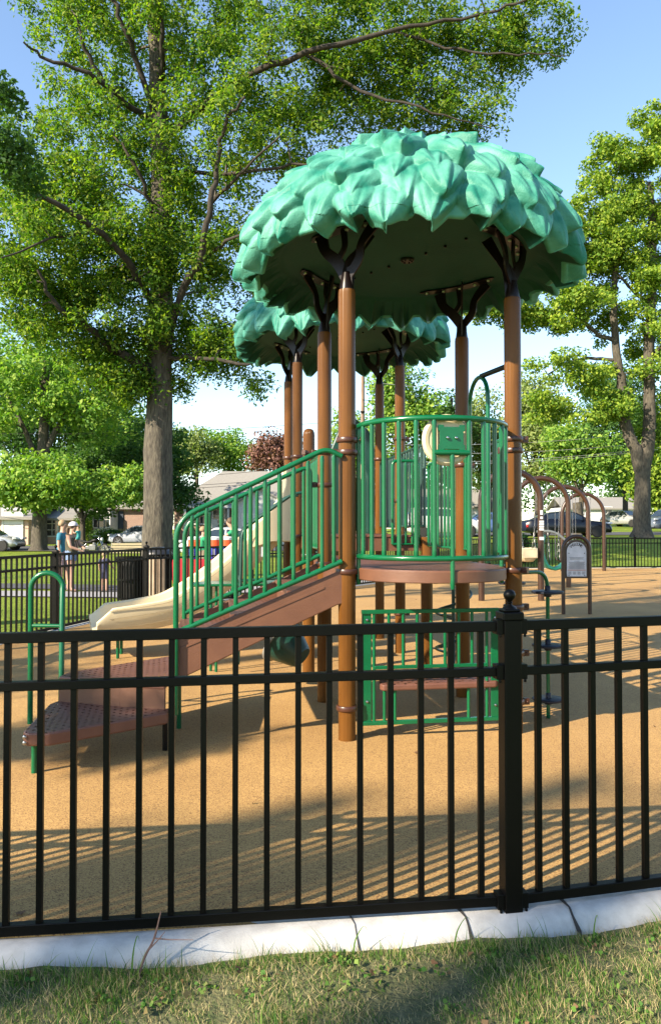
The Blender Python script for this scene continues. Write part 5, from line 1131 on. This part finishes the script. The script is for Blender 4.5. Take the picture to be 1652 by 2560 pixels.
# ---------------------------------------------------------------- trees
def leaves(centers, radii, counts, size, seed, droop=.0, aspect=.62):
    rng = np.random.default_rng(seed); C = np.repeat(np.array(centers), counts, axis=0); R = np.repeat(np.array(radii), counts, axis=0); n = len(C)
    d = rng.normal(size=(n, 3)); d /= np.linalg.norm(d, axis=1)[:, None]; rr = rng.random(n)**.42
    p = C+d*R*rr[:, None]; p[:, 2] -= droop*rng.random(n)**2*R[:, 2]
    nrm = rng.normal(size=(n, 3))+np.array([-.35, -.25, .75])+d*.5; nrm /= np.linalg.norm(nrm, axis=1)[:, None]
    t = np.cross(nrm, rng.normal(size=(n, 3))); t /= np.linalg.norm(t, axis=1)[:, None]; b = np.cross(nrm, t)
    s = size*(.6+.8*rng.random(n))[:, None]
    fold = nrm*s*.18
    V = np.stack([p-t*s*.5, p+b*s*aspect*.5+fold, p+t*s*.5, p-b*s*aspect*.5+fold], axis=1).reshape(-1, 3)
    Fq = np.arange(4*n).reshape(n, 4); return V, Fq
def bent_tube(mb, P, r0, r1, seg=6, rseed=None, wob=0):
    n = len(P); rr = [r0+(r1-r0)*i/(n-1) for i in range(n)]; mb.tube(P, rr, seg, False)
def tree(name, label, base, trunk, tr, limbs, blobs, leafm, leaf, per, seed, barkm='bark', csize=1.0, flat=.55, droop=.3, group=None, flare=1.5, cat='tree', skip=None, twigs=True, aspect=.62):
    """trunk: list of points; limbs: list of (points, r0, r1); blobs: (cx,cy,cz,rx,ry,rz,n) where clumps of leaves grow"""
    rng = random.Random(seed); g = thing(name, label, cat, base, 0, group); mb = MB(); nodes = []
    if 'forked' in label: blobs = [(b[0], b[1], b[2], b[3]*1.12, b[4], b[5]*1.15, int(b[6]*MORE*.85)) for b in blobs]
    T = crv(trunk, 6); n = len(T); rr = [tr*(1-.62*i/(n-1))*(1+(flare-1)*max(0, 1-i/2.2)) for i in range(n)]
    T = [p+Vector((rng.uniform(-1, 1), rng.uniform(-1, 1), 0))*tr*.05 for p in T]
    seg = 22; rings = []
    for i, p in enumerate(T):
        a = T[min(i+1, n-1)]-T[max(0, i-1)]; ring_ = []
        for k in range(seg):
            t = 2*pi*k/seg; q = rr[i]*(1+.05*sin(5*t+i*.3)+.10*(flare-1)*max(0, 1-i/2)*sin(4*t+seed)+.025*sin(11*t+i))
            ring_.append(p+Vector((cos(t), sin(t), 0))*q)
        rings.append(ring_)
    mb.loft(rings, cap=True); nodes += [(p, rr[i]*.6) for i, p in enumerate(T) if i > n*.3]
    lb = MB()
    for pts, r0, r1 in limbs:
        P = crv(pts, 5); P = [p+Vector((rng.uniform(-1, 1), rng.uniform(-1, 1), rng.uniform(-1, 1)))*.06*(1 if 0 < i < len(P)-1 else 0) for i, p in enumerate(P)]
        bent_tube(lb, P, r0, r1, 9); nodes += [(p, r0+(r1-r0)*i/(len(P)-1)) for i, p in enumerate(P)]
    cs = []
    for (cx, cy, cz, rx, ry, rz, m_) in blobs:
        for _ in range(m_):
            while True:
                d = Vector((rng.gauss(0, 1), rng.gauss(0, 1), rng.gauss(0, 1))).normalized()*rng.random()**.38
                c = Vector((cx+d.x*rx, cy+d.y*ry, cz+d.z*rz))
                break
            if skip and skip(c): continue
            cs.append(c)
    trunkc = T[-1]; cs.sort(key=lambda c: (c-T[int(n*.6)]).length)
    NP = np.array([tuple(a[0]) for a in nodes]); NR = [a[1] for a in nodes]
    tw = MB(); centers = []; radii = []; counts = []
    for c in cs:
        dd = NP-np.array(c); dist = np.linalg.norm(dd, axis=1)+np.maximum(0, dd[:, 2])*.8; j = int(dist.argmin()); a = Vector(NP[j]); L = (c-a).length
        if L > .05 and twigs:
            mid = a.lerp(c, .5)+Vector((rng.uniform(-.12, .12), rng.uniform(-.12, .12), .10))*L; r0 = min(NR[j]*.75, .018+.016*L+.02); P = crv([a, mid, c], 3); r1 = max(.008, r0*.35)
            tw.tube(P, [r0+(r1-r0)*i/(len(P)-1) for i in range(len(P))], 4, False)
            NP = np.vstack([NP]+[np.array([tuple(p)]) for p in (P[3], P[5], P[6])]); NR += [r0*.6, r0*.4, r1]
        s = csize*rng.uniform(.6, 1.35); centers.append(tuple(c)); radii.append((s, s, s*flat)); counts.append(int(per*s*s/csize/csize*rng.uniform(.7, 1.3)))
    part('trunk', mb, M[barkm], g, smooth=60)
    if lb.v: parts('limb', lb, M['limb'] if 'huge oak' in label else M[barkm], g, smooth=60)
    if tw.v: part('branches', tw, M[barkm], g, smooth=60)['kind'] = 'stuff'
    V, Fq = leaves(centers, radii, counts, leaf, seed, droop, aspect); npmesh('crown', V, Fq, M[leafm], g)
    return g
def P3(px, py, Y): return (PX(px, Y), Y, PZ(py, Y))
# the big oak
Y = 25; zb_ = terrain(-5.5, Y)
oak_limbs = [
 ([P3(398, 905, 25), P3(440, 760, 24.5), P3(500, 640, 24), P3(525, 500, 23.5), P3(545, 380, 23.5), P3(560, 300, 23), P3(610, 230, 22.5)], .17, .05),
 ([P3(500, 640, 24), P3(580, 590, 23), P3(690, 520, 22)], .08, .03), ([P3(527, 500, 23.5), P3(600, 430, 23), P3(700, 330, 22)], .08, .03),
 ([P3(395, 800, 25), P3(330, 670, 24), P3(230, 565, 23), P3(110, 490, 22), P3(0, 420, 21)], .16, .07), ([P3(240, 575, 23), P3(120, 590, 22), P3(0, 640, 21.5)], .06, .03),
 ([P3(385, 620, 25), P3(370, 500, 24.2), P3(330, 390, 24), P3(280, 330, 24)], .11, .04), ([P3(380, 300, 25), P3(290, 230, 24), P3(220, 170, 23.5), P3(110, 135, 23), P3(50, 90, 22.6)], .13, .04), ([P3(265, 210, 24), P3(210, 110, 24), P3(180, 20, 24)], .1, .05),
 ([P3(395, 300, 25), P3(330, 120, 24.6), P3(290, 20, 24.5), P3(270, -80, 24.5)], .13, .07), ([P3(400, 200, 25), P3(400, 90, 24.2), P3(390, -50, 24)], .12, .07),
 ([P3(300, 880, 24.5), P3(220, 820, 24), P3(140, 755, 23.5), P3(90, 670, 23)], .17, .05), ([P3(390, 940, 25), P3(300, 880, 24.5)], .19, .17),
 ([P3(410, 890, 25), P3(500, 893, 24.4), P3(600, 905, 24), P3(670, 905, 23.6)], .10, .04),
 ([P3(400, 350, 25), P3(560, 210, 24.6), P3(760, 120, 24), P3(980, 60, 24), P3(1200, 20, 24)], .16, .06), ([P3(980, 60, 24), P3(1150, 110, 24), P3(1330, 120, 24), P3(1420, 125, 24)], .06, .02),
 ([P3(760, 120, 24), P3(900, 210, 24), P3(1080, 270, 24), P3(1230, 310, 24)], .08, .02), ([P3(420, 420, 25), P3(600, 420, 24.3), P3(760, 400, 24), P3(860, 360, 24)], .09, .03), ([P3(1200, 20, 24), P3(1320, -20, 24), P3(1450, -60, 24)], .06, .03)]
def OB(px, py, Y, rx, ry, rz, n, f=1): x, y, z = P3(px, py, Y); return (x, y, z, rx, ry, rz, int(n*f))
ob = [OB(330, 120, 24.5, 3.6, 4.0, 3.0, 44), OB(640, 120, 24, 3.2, 4.0, 2.8, 42), OB(930, 60, 24, 3.0, 3.0, 1.9, 40), OB(1160, 90, 24, 2.4, 2.4, 1.5, 26), OB(1340, 50, 24, 1.5, 1.8, 1.0, 12), OB(1120, 270, 24, 1.9, 2, .75, 13), OB(950, 210, 24, 2.1, 2.4, 1.3, 20),
      OB(300, 430, 24, 3.2, 4.0, 2.4, 34), OB(560, 380, 23.5, 2.6, 3.6, 2.4, 30), OB(760, 320, 23.5, 1.6, 2.5, 1.5, 13), OB(120, 620, 22.5, 2.4, 3.0, 1.6, 24), OB(90, 330, 23, 1.1, 2.5, 1.2, 4), OB(360, 640, 23.5, 2.6, 3.0, 1.6, 32), OB(170, 780, 23, 1.9, 2.6, 1.3, 22), OB(420, 850, 23.8, 2.2, 2.4, 1.1, 26),
      OB(560, 860, 23.8, 1.5, 2.0, .85, 13), OB(330, 960, 23.5, .9, 1.4, .7, 7), OB(560, 650, 23.5, 1.6, 2.4, 1.5, 13), OB(260, 900, 23.6, 1.4, 2.0, .9, 12), OB(640, 960, 23.5, .35, .6, .45, 2), OB(430, 960, 24.2, .5, .8, .4, 3), OB(180, 20, 24, 2.0, 3, 1.2, 12), OB(600, -60, 25, 7, 4, 1.6, 34)]
ob += [OB(150, 480, 24, 2.0, 3, 1.3, 16), OB(40, 540, 23, 1.4, 2, 1.2, 10), OB(60, 720, 23, 1.8, 2.4, 1.2, 14), OB(250, 300, 24, 2.0, 3, 1.4, 12), OB(450, 560, 24.5, 2.4, 3, 2.2, 20)]
ob = [(b[0]*1.05, b[1]+1.2, EYE+(b[2]-EYE)*1.05, b[3], b[4]*.85, b[5], int(b[6]*3.5)) for b in ob]; oak_limbs = [([p if i == 0 else (p[0]*(1-.04*min(1, i/2)), p[1]*(1-.04*min(1, i/2)), EYE+(p[2]-EYE)*(1-.04*min(1, i/2))) for i, p in enumerate(pts)], r0*.8, r1*.7) for pts, r0, r1 in oak_limbs]
tree('oak_tree', 'huge oak with a thick grey trunk and crown spreading over the play structure', (PX(395, Y), Y, zb_),
     [(PX(393, Y), Y, zb_-.2), (PX(395, Y), Y, 3.0), P3(399, 960, Y), P3(402, 700, Y), P3(398, 400, Y), P3(385, 100, Y), P3(380, -150, Y)], .50, oak_limbs, ob, 'oakleaf', .14, 92, 5, csize=.46, flat=.7, droop=.9, aspect=.46, group='trees round the playground')
# near branch entering at the top left
tree('oak_tree', 'tree outside the left edge whose dark twigs reach into the top left corner', (-8.2, 11.5, -.05), [(-8.2, 11.5, -.2), (-8.15, 11.5, 4), (-8.1, 11.4, 8), (-8.0, 11.4, 10.5)], .3,
     [([(-8.15, 11.5, 5.0), (-7.0, 12, 6.3), (-5.9, 12, 7.0), (-5.2, 12, 7.3)], .09, .03), ([(-8.1, 11.5, 7.0), (-7.0, 12, 7.8), (-6.0, 12, 8.2), (-5.2, 12.1, 8.4)], .07, .02)],
     [OB(20, 400, 12, .40, .6, .35, 9), OB(8, 250, 12, .22, .5, .25, 4), (-6.6, 12, 7.4, .9, .9, .8, 14), (-8.4, 11.5, 9.5, 1.6, 1.6, 1.6, 26)], 'darkleaf', .085, 210, 6, csize=.32, flat=.7, droop=.4, group='trees round the playground')
# maple lower left
Y = 50; zb_ = terrain(PX(95, Y), Y)
tree('maple_tree', 'maple with bright low foliage and a pale thick trunk beside the silver coupe', (PX(98, Y), Y, zb_), [(PX(98, Y), Y, zb_-.2), P3(100, 1330, Y), P3(104, 1200, Y), P3(110, 1050, Y), P3(112, 900, Y)], .55,
     [([P3(106, 1150, Y), P3(160, 1040, Y), P3(200, 1030, Y), P3(240, 990, Y)], .2, .08), ([P3(104, 1180, Y), P3(50, 1050, Y), P3(10, 980, Y)], .2, .08), ([P3(110, 1050, Y), P3(105, 960, Y), P3(90, 850, Y)], .2, .08)],
     [OB(60, 980, 50, 3.4, 3.5, 3.2, 36), OB(220, 1000, 50, 2.6, 3, 2.8, 26), OB(90, 1200, 48.5, 4.2, 3.2, 1.5, 42), OB(260, 1220, 50, 2.6, 3, 1.1, 22), OB(130, 1235, 48, 3.2, 2, .9, 20), OB(70, 850, 51, 3.5, 3.5, 2.5, 22), OB(330, 1230, 49.5, .9, 1.4, 1.6, 13), OB(300, 900, 51, 1.8, 3, 2.5, 14)], 'mapleleaf', .27, 170, 12, csize=1.15, flat=.6, group='trees round the playground')
Y = 57; tree('maple_tree', 'dark spreading maple with several thin stems behind the woman and baby', (PX(208, Y), Y, .2), [(PX(208, Y), Y, .1), P3(207, 1300, Y), P3(200, 1240, Y), P3(190, 1150, Y)], .22,
     [([P3(207, 1310, Y), P3(218, 1280, Y), P3(240, 1230, Y)], .12, .05), ([P3(206, 1300, Y), P3(180, 1260, Y), P3(150, 1200, Y)], .1, .05)],
     [OB(200, 1210, 57, 4.6, 3.5, 2.2, 44), OB(400, 1180, 58, 1.8, 2.5, 2.8, 18), OB(450, 1230, 57, .9, 1.5, 1.3, 8), OB(340, 1130, 58, 2.8, 3, 2.4, 20), OB(420, 1090, 60, 1.2, 2, 1.6, 6)], 'darkleaf', .28, 190, 13, barkm='barkd', csize=1.25, flat=.6, group='trees round the playground')
# forked maple at the right
MORE = 2.4
Y = 45; bx = PX(1603, Y); zb_ = terrain(bx, Y)
tree('maple_tree', 'tall forked tree with two grey stems at the right edge behind the fence', (bx, Y, zb_), [(bx, Y, zb_-.2), P3(1604, 1270, Y), P3(1606, 1180, Y), P3(1622, 1100, Y), P3(1625, 1000, Y), P3(1624, 850, Y), P3(1635, 680, Y), P3(1632, 450, Y)], .50,
     [([P3(1603, 1180, Y), P3(1588, 1120, Y), P3(1565, 1060, Y), P3(1558, 970, Y), P3(1545, 900, Y), P3(1538, 800, Y), P3(1540, 700, Y), P3(1560, 560, Y)], .38, .14),
      ([P3(1540, 850, Y), P3(1490, 830, Y), P3(1440, 770, Y), P3(1410, 740, Y)], .14, .06), ([P3(1545, 900, Y), P3(1480, 895, Y), P3(1420, 905, Y), P3(1370, 935, Y)], .12, .04), ([P3(1622, 750, Y), P3(1580, 720, Y), P3(1548, 680, Y)], .12, .06), ([P3(1625, 900, Y), P3(1660, 860, Y), P3(1700, 800, Y)], .2, .08), ([P3(1625, 620, Y), P3(1630, 560, Y), P3(1655, 500, Y)], .14, .08)],
     [OB(1640, 480, 45, 3.0, 4, 3.6, 44), OB(1490, 560, 45, 2.4, 3, 2.2, 26), OB(1620, 330, 45, 1.5, 3, 1.6, 12), OB(1520, 400, 45, 1.2, 2.5, 1.4, 9), OB(1450, 640, 45, 1.8, 2.5, 1.6, 16), OB(1560, 700, 44.5, 2.6, 3, 1.8, 24), OB(1400, 760, 45, 1.8, 2.5, 1.2, 13), OB(1290, 770, 45, 1.8, 1.8, 1.0, 12), OB(1215, 760, 45, 1.0, 1.2, .9, 5), OB(1440, 920, 44.5, 2.2, 2.5, .9, 14), OB(1500, 1010, 44.5, 2.0, 2, 1.1, 12), OB(1330, 560, 45, .8, 1.2, 1.6, 4), OB(1640, 870, 45, 1.6, 3, 2.2, 16), OB(1650, 1050, 46, 1.2, 2, 1.8, 8), OB(1370, 1020, 46, 1.3, 1.6, .9, 6), OB(1360, 620, 45, 1.4, 2, 1.6, 9), OB(1390, 540, 45, 1.0, 1.6, 1.2, 5), OB(1700, 600, 45, 3, 4, 4, 24), OB(1600, 680, 48, 3.2, 1.5, 7.0, 16), OB(1480, 800, 47.5, 2.4, 1.5, 2.6, 6)],
     'limeleaf', .20, 150, 15, csize=.68, flat=.6, droop=.6, group='trees round the playground')
# trees further away
def bush_tree(label, px, py0, py1, Y, wpx, leafm, seed, n=46, leaf=.34, barkm='barkd', per=130, csize=1.6):
    x = PX(px, Y); zt = PZ(py0, Y); zl = PZ(py1, Y); rx = wpx/2/F*Y; zb_ = terrain(x, Y); zc = (zt+zl)/2; rz = (zt-zl)/2
    tree('leafy_tree', label, (x, Y, zb_), [(x, Y, zb_-.2), (x+.1, Y, zl), (x-.1, Y, zc), (x, Y, zt-rz*.4)], .012*(zt-zb_)+.12, [([(x, Y, zl), (x+rx*.4, Y, zc), (x+rx*.6, Y, zc+rz*.3)], .12, .04), ([(x, Y, zl), (x-rx*.4, Y, zc), (x-rx*.6, Y, zc+rz*.3)], .12, .04)],
         [(x, Y, zc, rx*.85, rx*.7, rz*.85, int(n*.6)), (x-rx*.3, Y, zc+rz*.25, rx*.5, rx*.5, rz*.6, int(n*.2)), (x+rx*.35, Y, zc-rz*.2, rx*.55, rx*.5, rz*.6, int(n*.2))], leafm, leaf, per, seed, barkm=barkm, csize=csize, flat=.6, group='trees beyond the street', flare=1.2)
bush_tree('pale green round tree behind the grey roof, nearest the oak trunk', 490, 1060, 1200, 95, 130, 'paleleaf', 21)
bush_tree('green tree behind the grey roof, in the middle of the row', 570, 1048, 1200, 98, 150, 'mapleleaf', 22, n=54)
bush_tree('copper-red tree behind the grey roof', 695, 1065, 1200, 88, 150, 'redleaf', 23, n=54)
bush_tree('tall green tree between the posts below the rear canopy', 1010, 862, 1230, 72, 190, 'mapleleaf', 24, n=90)
bush_tree('low green tree behind the utility pole', 890, 1000, 1240, 78, 140, 'mapleleaf', 25, n=50)
bush_tree('dark green tree behind the right rear post', 1130, 935, 1230, 80, 110, 'darkleaf', 26, n=40)
bush_tree('pale loose tree behind the arched handhold', 1220, 960, 1250, 84, 190, 'paleleaf', 27, n=80)
bush_tree('broad yellow-green tree behind the nearest swing arch', 1340, 900, 1240, 78, 190, 'paleleaf', 28, n=110)
bush_tree('bright green tree behind the farthest swing arches', 1450, 1040, 1235, 72, 220, 'mapleleaf', 29, n=70)
bush_tree('dense green tree behind the forked tree', 1560, 900, 1240, 90, 240, 'darkleaf', 30, n=90)
bush_tree('bright green tree at the right edge behind the forked tree', 1640, 1100, 1290, 70, 130, 'limeleaf', 31, n=40)
bush_tree('dark green tree filling the far left behind the maple', 40, 900, 1200, 72, 260, 'darkleaf', 32, n=80)
bush_tree('green tree behind the oak, above the bay window house', 300, 950, 1240, 78, 220, 'mapleleaf', 33, n=80)
bush_tree('mid green tree standing behind the maple, between it and the oak', 175, 860, 1200, 76, 230, 'mapleleaf', 37, n=80)
bush_tree('far grey-green tree showing right of the oak trunk', 445, 1055, 1200, 110, 90, 'paleleaf', 34, n=36)
bush_tree('green tree behind the stair rail and the rear left posts', 790, 1130, 1230, 92, 120, 'mapleleaf', 35, n=40)
# far wood closing the view
rng = np.random.default_rng(5); cs = []; rs_ = []
for k in range(420):
    x = rng.uniform(-110, 150); y = rng.uniform(150, 175); h = rng.uniform(3, 10)+terrain(x, y); cs.append((x, y, h)); rs_.append((3.2, 3.2, 2.4))
V, Fq = leaves(cs, rs_, [90]*len(cs), .8, 77, 0); o = npmesh('far_wood', V, Fq, M['darkleaf']); tag(o, 'continuous dark wood closing the view beyond the houses', 'wood'); o['kind'] = 'stuff'
# shrubs
def shrub(label, px, Y, w_, h, leafm, seed, z=None, n=14):
    x = PX(px, Y); zb_ = terrain(x, Y) if z is None else z; g = thing('shrub', label, 'shrub', (x, Y, zb_), 0, 'shrubs by the houses'); r = random.Random(seed); cs = [(x+r.uniform(-.4, .4)*w_, Y+r.uniform(-.4, .4)*min(w_, 1.5), zb_+r.uniform(.2, .8)*h) for _ in range(n)]
    mb = MB(); [mb.tube([(x, Y, zb_-.1), (x+(c[0]-x)*.6, c[1], zb_+(c[2]-zb_)*.5), c], [.04, .03, .01], 5) for c in cs[:8]]; part('stems', mb, M['barkd'], g)
    V, Fq = leaves(cs, [(w_*.26, w_*.22, h*.28)]*n, [170]*n, .13, seed); npmesh('foliage', V, Fq, M[leafm], g)
shrub('dark clipped shrub below the bay window', 262, 62, 2.6, 1.3, 'darkleaf', 41); shrub('dark shrub between the bay window and the oak trunk', 318, 62, 2.6, 1.4, 'darkleaf', 42)
shrub('bright shrub left of the bay window', 214, 61, 1.3, 2.4, 'limeleaf', 43); shrub('low shrub between the swing arches beyond the far fence', 1305, 34, 1.5, 1.3, 'darkleaf', 44, n=10)
mb = MB(); x = PX(1443, 52); zt_ = terrain(x, 52); mb.tube([(x, 52, zt_-.1), (x+.1, 52, PZ(1300, 52)), (x-.05, 52, PZ(1256, 52))], [.38, .33, .30], 14); tag(part('tree_stump', mb, M['bark']), 'pale cut tree stem standing behind the third swing arch', 'stump')

# trees standing outside the frame on the left; they shade the ground
def shade_tree(lab, x, y, zc, rx, ry, rz, n, seed, csize=.9, per=120):
    tree('park_tree', lab, (x, y, -.1), [(x, y, -.2), (x, y, zc-rz*.6), (x+.1, y, zc), (x, y, zc+rz*.5)], .22, [([(x, y, zc-rz*.5), (x+rx*.4, y, zc), (x+rx*.6, y, zc+.3*rz)], .08, .03), ([(x, y, zc-rz*.5), (x-rx*.3, y-ry*.3, zc), (x-rx*.5, y-ry*.5, zc+.3*rz)], .08, .03)],
         [(x, y, zc, rx, ry, rz, n)], 'oakleaf', .17, per, seed, csize=csize, flat=.6, group='park trees left of the playground', flare=1.2)
SHADE = True
if SHADE:
    t_ = math.tan(SUN_EL); ca, sa = cos(SUN_AZ), sin(SUN_AZ)
    def shade_at(lab, gx, gy, L, rx, ry, rz, n, seed, **k): shade_tree(lab, gx-ca*L, gy-sa*L, t_*L, rx, ry, rz, n, seed, **k)
    shade_at('tall park tree behind the camera, nearest of the row', -1.3, 3.6, 30, 1.2, .55, .6, 16, 51, csize=.55, per=16)
    shade_at('tall park tree behind the camera, middle of the row', .25, 3.95, 31, .55, .4, .6, 4, 57, csize=.5, per=8)
    shade_at('tall park tree behind the camera, farthest of the row', 2.3, 4.3, 30, .9, .40, .6, 10, 52, csize=.55, per=10)
    shade_at('spreading park tree out of view on the left', -1.9, 6.0, 15, 1.2, .5, .45, 26, 53, csize=.42, per=42)
    shade_at('taller park tree out of view on the left', -4.0, 8.4, 18, 1.7, 1.1, .6, 22, 56, csize=.55, per=36)
    shade_at('park tree out of view on the left by the fence bend', 6.6, 15.6, 30, 1.7, 1.5, .9, 30, 54, csize=.6, per=60)
    shade_at('park tree out of view at the left rear', 8.5, 19, 24, 3.5, 2.6, 1.2, 34, 55, csize=.9, per=45)

# ---------------------------------------------------------------- verge: soil, grass blades, leaves, twig, weed stalks
mb = MB(); xs = [-2.6+.1*i for i in range(56)]; ys = [1.7+.06*j for j in range(32)]
def fence_y(x):
    for (x0, y0), (x1, y1) in (((-4.1, 2.82), (-1.67, 3.06)), ((-1.67, 3.06), (.753, 3.31)), ((.753, 3.31), (3.12, 3.88)), ((3.12, 3.88), (5.4, 4.7))):
        if x0 <= x <= x1: return y0+(y1-y0)*(x-x0)/(x1-x0)
    return 3
def verge_z(x, y): return -.068-.02*(fence_y(x)-y)*.6-.018*sstep(1.2, -1.2, x)+.009*sin(7*x+3*y)+.007*sin(13*y-5*x)+.004*sin(29*x+17*y)
vs = []
for j in range(26):
    for x in xs: y = fence_y(x)-.10-.07*j; vs.append((x, y, verge_z(x, y)+.012))
nx = len(xs); mb.add(vs, [(j*nx+i, j*nx+i+1, (j+1)*nx+i+1, (j+1)*nx+i) for j in range(25) for i in range(nx-1)]); struct(part('verge', mb, M['dirt'], smooth=180))
def dens(x, y):
    v = .5+.5*sin(3.1*x+1.3)*cos(5.3*y+.7*x)+.35*sin(8.3*x-2.1*y+2); return v
def blades(n, hmin, hmax, wd, seed, thr, col, lean=.5, name='grass', lab='', clump=0):
    rng = np.random.default_rng(seed); V = []; 
    x = rng.uniform(-2.0, 2.4, n*3); k = rng.random(n*3)**1.1*1.25
    fy = np.array([fence_y(a) for a in x]); y = fy-.145-k
    d = .5+.5*np.sin(3.1*x+1.3)*np.cos(5.3*y+.7*x)+.35*np.sin(8.3*x-2.1*y+2)+.25*np.sin(21*x+9*y)
    d += .9*np.exp(-((k-.02)/.06)**2)
    sel = (d+rng.normal(0, .25, len(d))) > thr; x, y, d = x[sel][:n], y[sel][:n], d[sel][:n]; m = len(x)
    z = np.array([verge_z(a, b) for a, b in zip(x, y)])
    h = rng.uniform(hmin, hmax, m)*(.6+.5*np.clip(d, 0, 1.4)); a = rng.uniform(0, 2*pi, m); la = rng.uniform(0, 2*pi, m)*.6+rng.normal(.6, 1, m); ln = rng.uniform(.05, 1, m)*lean
    u = np.stack([np.cos(a), np.sin(a), 0*a], 1)*wd*rng.uniform(.6, 1.4, m)[:, None]; dr = np.stack([np.cos(la), np.sin(la), 0*la], 1)
    b = np.stack([x, y, z], 1); up = np.array([0, 0, 1.])
    pts = []
    for t in (0, .4, .75, 1.0):
        c = b+up*(h*t*(1-.25*ln*t))[:, None]+dr*(h*ln*t*t)[:, None]; w2 = (1-t**1.6)*.5
        pts += [c-u*w2, c+u*w2]
    P = np.stack(pts, 1).reshape(-1, 3); base = np.arange(m)[:, None]*8
    Fq = np.concatenate([base+np.array([2*i, 2*i+1, 2*i+3, 2*i+2]) for i in range(3)], 0)
    o = npmesh(name, P, Fq, M[col]); tag(o, lab, 'grass'); o['kind'] = 'stuff'
blades(80000, .014, .045, .0035, 1, .22, 'blade', .7, 'grass', 'short green verge grass in front of the white kerb')
blades(40000, .02, .06, .003, 2, -.4, 'straw', 1.3, 'dry_grass', 'dry straw-coloured grass lying on the verge')
blades(1600, .05, .11, .0042, 3, .95, 'blade', .8, 'tall_grass', 'taller tufts of green grass on the verge')
# clover-like broad weeds and fallen leaves
rng = np.random.default_rng(9); cs = []
for _ in range(420):
    x = rng.uniform(-1.9, 2.2); y = fence_y(x)-.16-rng.random()*1.1; cs.append((x, y, verge_z(x, y)+.03))
V, Fq = leaves(cs[:200], [(.03, .03, .006)]*200, [1]*200, .026, 5, aspect=.8); o = npmesh('leaf_litter', V, Fq, M['deadleaf']); tag(o, 'small dead leaves scattered in the verge grass', 'leaf litter'); o['kind'] = 'stuff'
V, Fq = leaves(cs[:170], [(.05, .05, .01)]*170, [7]*170, .018, 6, aspect=.9); o = npmesh('clover', V, Fq, M['blade']); tag(o, 'low broad-leaved weeds among the verge grass', 'weeds'); o['kind'] = 'stuff'
rng = np.random.default_rng(19); cs = []
while len(cs) < 46:
    x = rng.uniform(-4, 9); y = rng.uniform(3.6, 20)
    if inside(x, y): cs.append((x, y, .006))
V, Fq = leaves(cs, [(.01, .01, .002)]*46, [1]*46, .045, 8, aspect=.35); o = npmesh('leaf_debris', V, Fq, plain('debris', (.10, .06, .03), .9)); tag(o, 'scraps of twig and leaf blown over the tan rubber surface', 'debris'); o['kind'] = 'stuff'
def dead_leaf(x, y, z, s, rz, lab):
    mb = MB(); n = 12; out = [(s*(1+.35*(k % 2))*.5*cos(2*pi*k/n), s*.7*(1+.35*(k % 2))*.5*sin(2*pi*k/n)) for k in range(n)]; R = Matrix.Rotation(rz, 3, 'Z')
    top = [Vector((x, y, z+.004))+R @ Vector((a, b, .25*s*abs(a)/s)) for a, b in out]; mb.add([(x, y, z+.004)]+top, [(0, 1+k, 1+(k+1) % n) for k in range(n)]); tag(part('fallen_leaf', mb, plain('dead_leaf_brown', (.20, .10, .04), .9), smooth=0), lab, 'leaf', 'fallen leaves')
dead_leaf(PX(60, 3.28), 3.28, .002, .035, .6, 'small brown leaf on the tan surface at the bottom left'); dead_leaf(PX(1080, 3.05), 3.02, -.06, .03, 2, 'dry leaf in the grass in front of the kerb, right of the middle'); dead_leaf(PX(700, 2.97), 2.95, -.06, .03, 1, 'brown leaf caught in the grass right of the dead twig')
dead_leaf(PX(1368, 3.05), 3.02, -.06, .03, 1, 'brown leaf in the grass left of the second kerb joint'); dead_leaf(PX(1040, 5.6), 5.6, .002, .05, 1, 'small leaf on the sunlit surface right of the left front post')
mb = MB(); x0, y0 = PX(345, 2.98), 2.98; z0 = verge_z(x0, y0); mb.tube(crv([(x0, y0, z0-.02), (x0+.03, y0+.01, z0+.08), (x0+.065, y0+.02, z0+.15), (x0+.09, y0+.02, z0+.25)], 4), [.005]*3+[.0045]*3+[.004]*4+[.003]*2+[.002], 6)
mb.tube([(x0+.065, y0+.02, z0+.15), (x0+.13, y0+.0, z0+.155), (x0+.22, y0-.02, z0+.165)], [.003, .002, .001], 5); mb.tube([(x0+.045, y0+.01, z0+.11), (x0+.09, y0, z0+.16), (x0+.11, y0, z0+.185)], [.003, .002, .001], 5)
tag(part('dead_twig', mb, plain('twig', (.20, .12, .10), .9)), 'bare reddish twig sticking up in front of the kerb', 'twig')
for k, (px, hh, ln) in enumerate(((335, .16, .03), (880, .13, .06), (1130, .14, .07), (1475, .12, .02))):
    mb = MB(); Yv = fence_y(PX(px, 3.0))-.16; x0 = PX(px, Yv); z0 = verge_z(x0, Yv); P = crv([(x0, Yv, z0), (x0+ln*.2, Yv, z0+hh*.6), (x0+ln*.7, Yv, z0+hh), (x0+ln, Yv, z0+hh*.88)], 4); L = []
    mb.loft([[p+Vector((-.004*(1-i/13), 0, 0)), p+Vector((0, .001, 0)), p+Vector((.004*(1-i/13), 0, 0))] for i, p in enumerate(P)], close=False)
    tag(part('grass_stalk', mb, M['blade']), ['tall bent grass stalk beside the dead twig', 'bent grass stalk in front of the kerb, left of the first kerb joint', 'bent grass stalk right of the first kerb joint', 'upright grass stalk at the right, past the second kerb joint'][k], 'grass stalk', 'tall stalks on the verge')
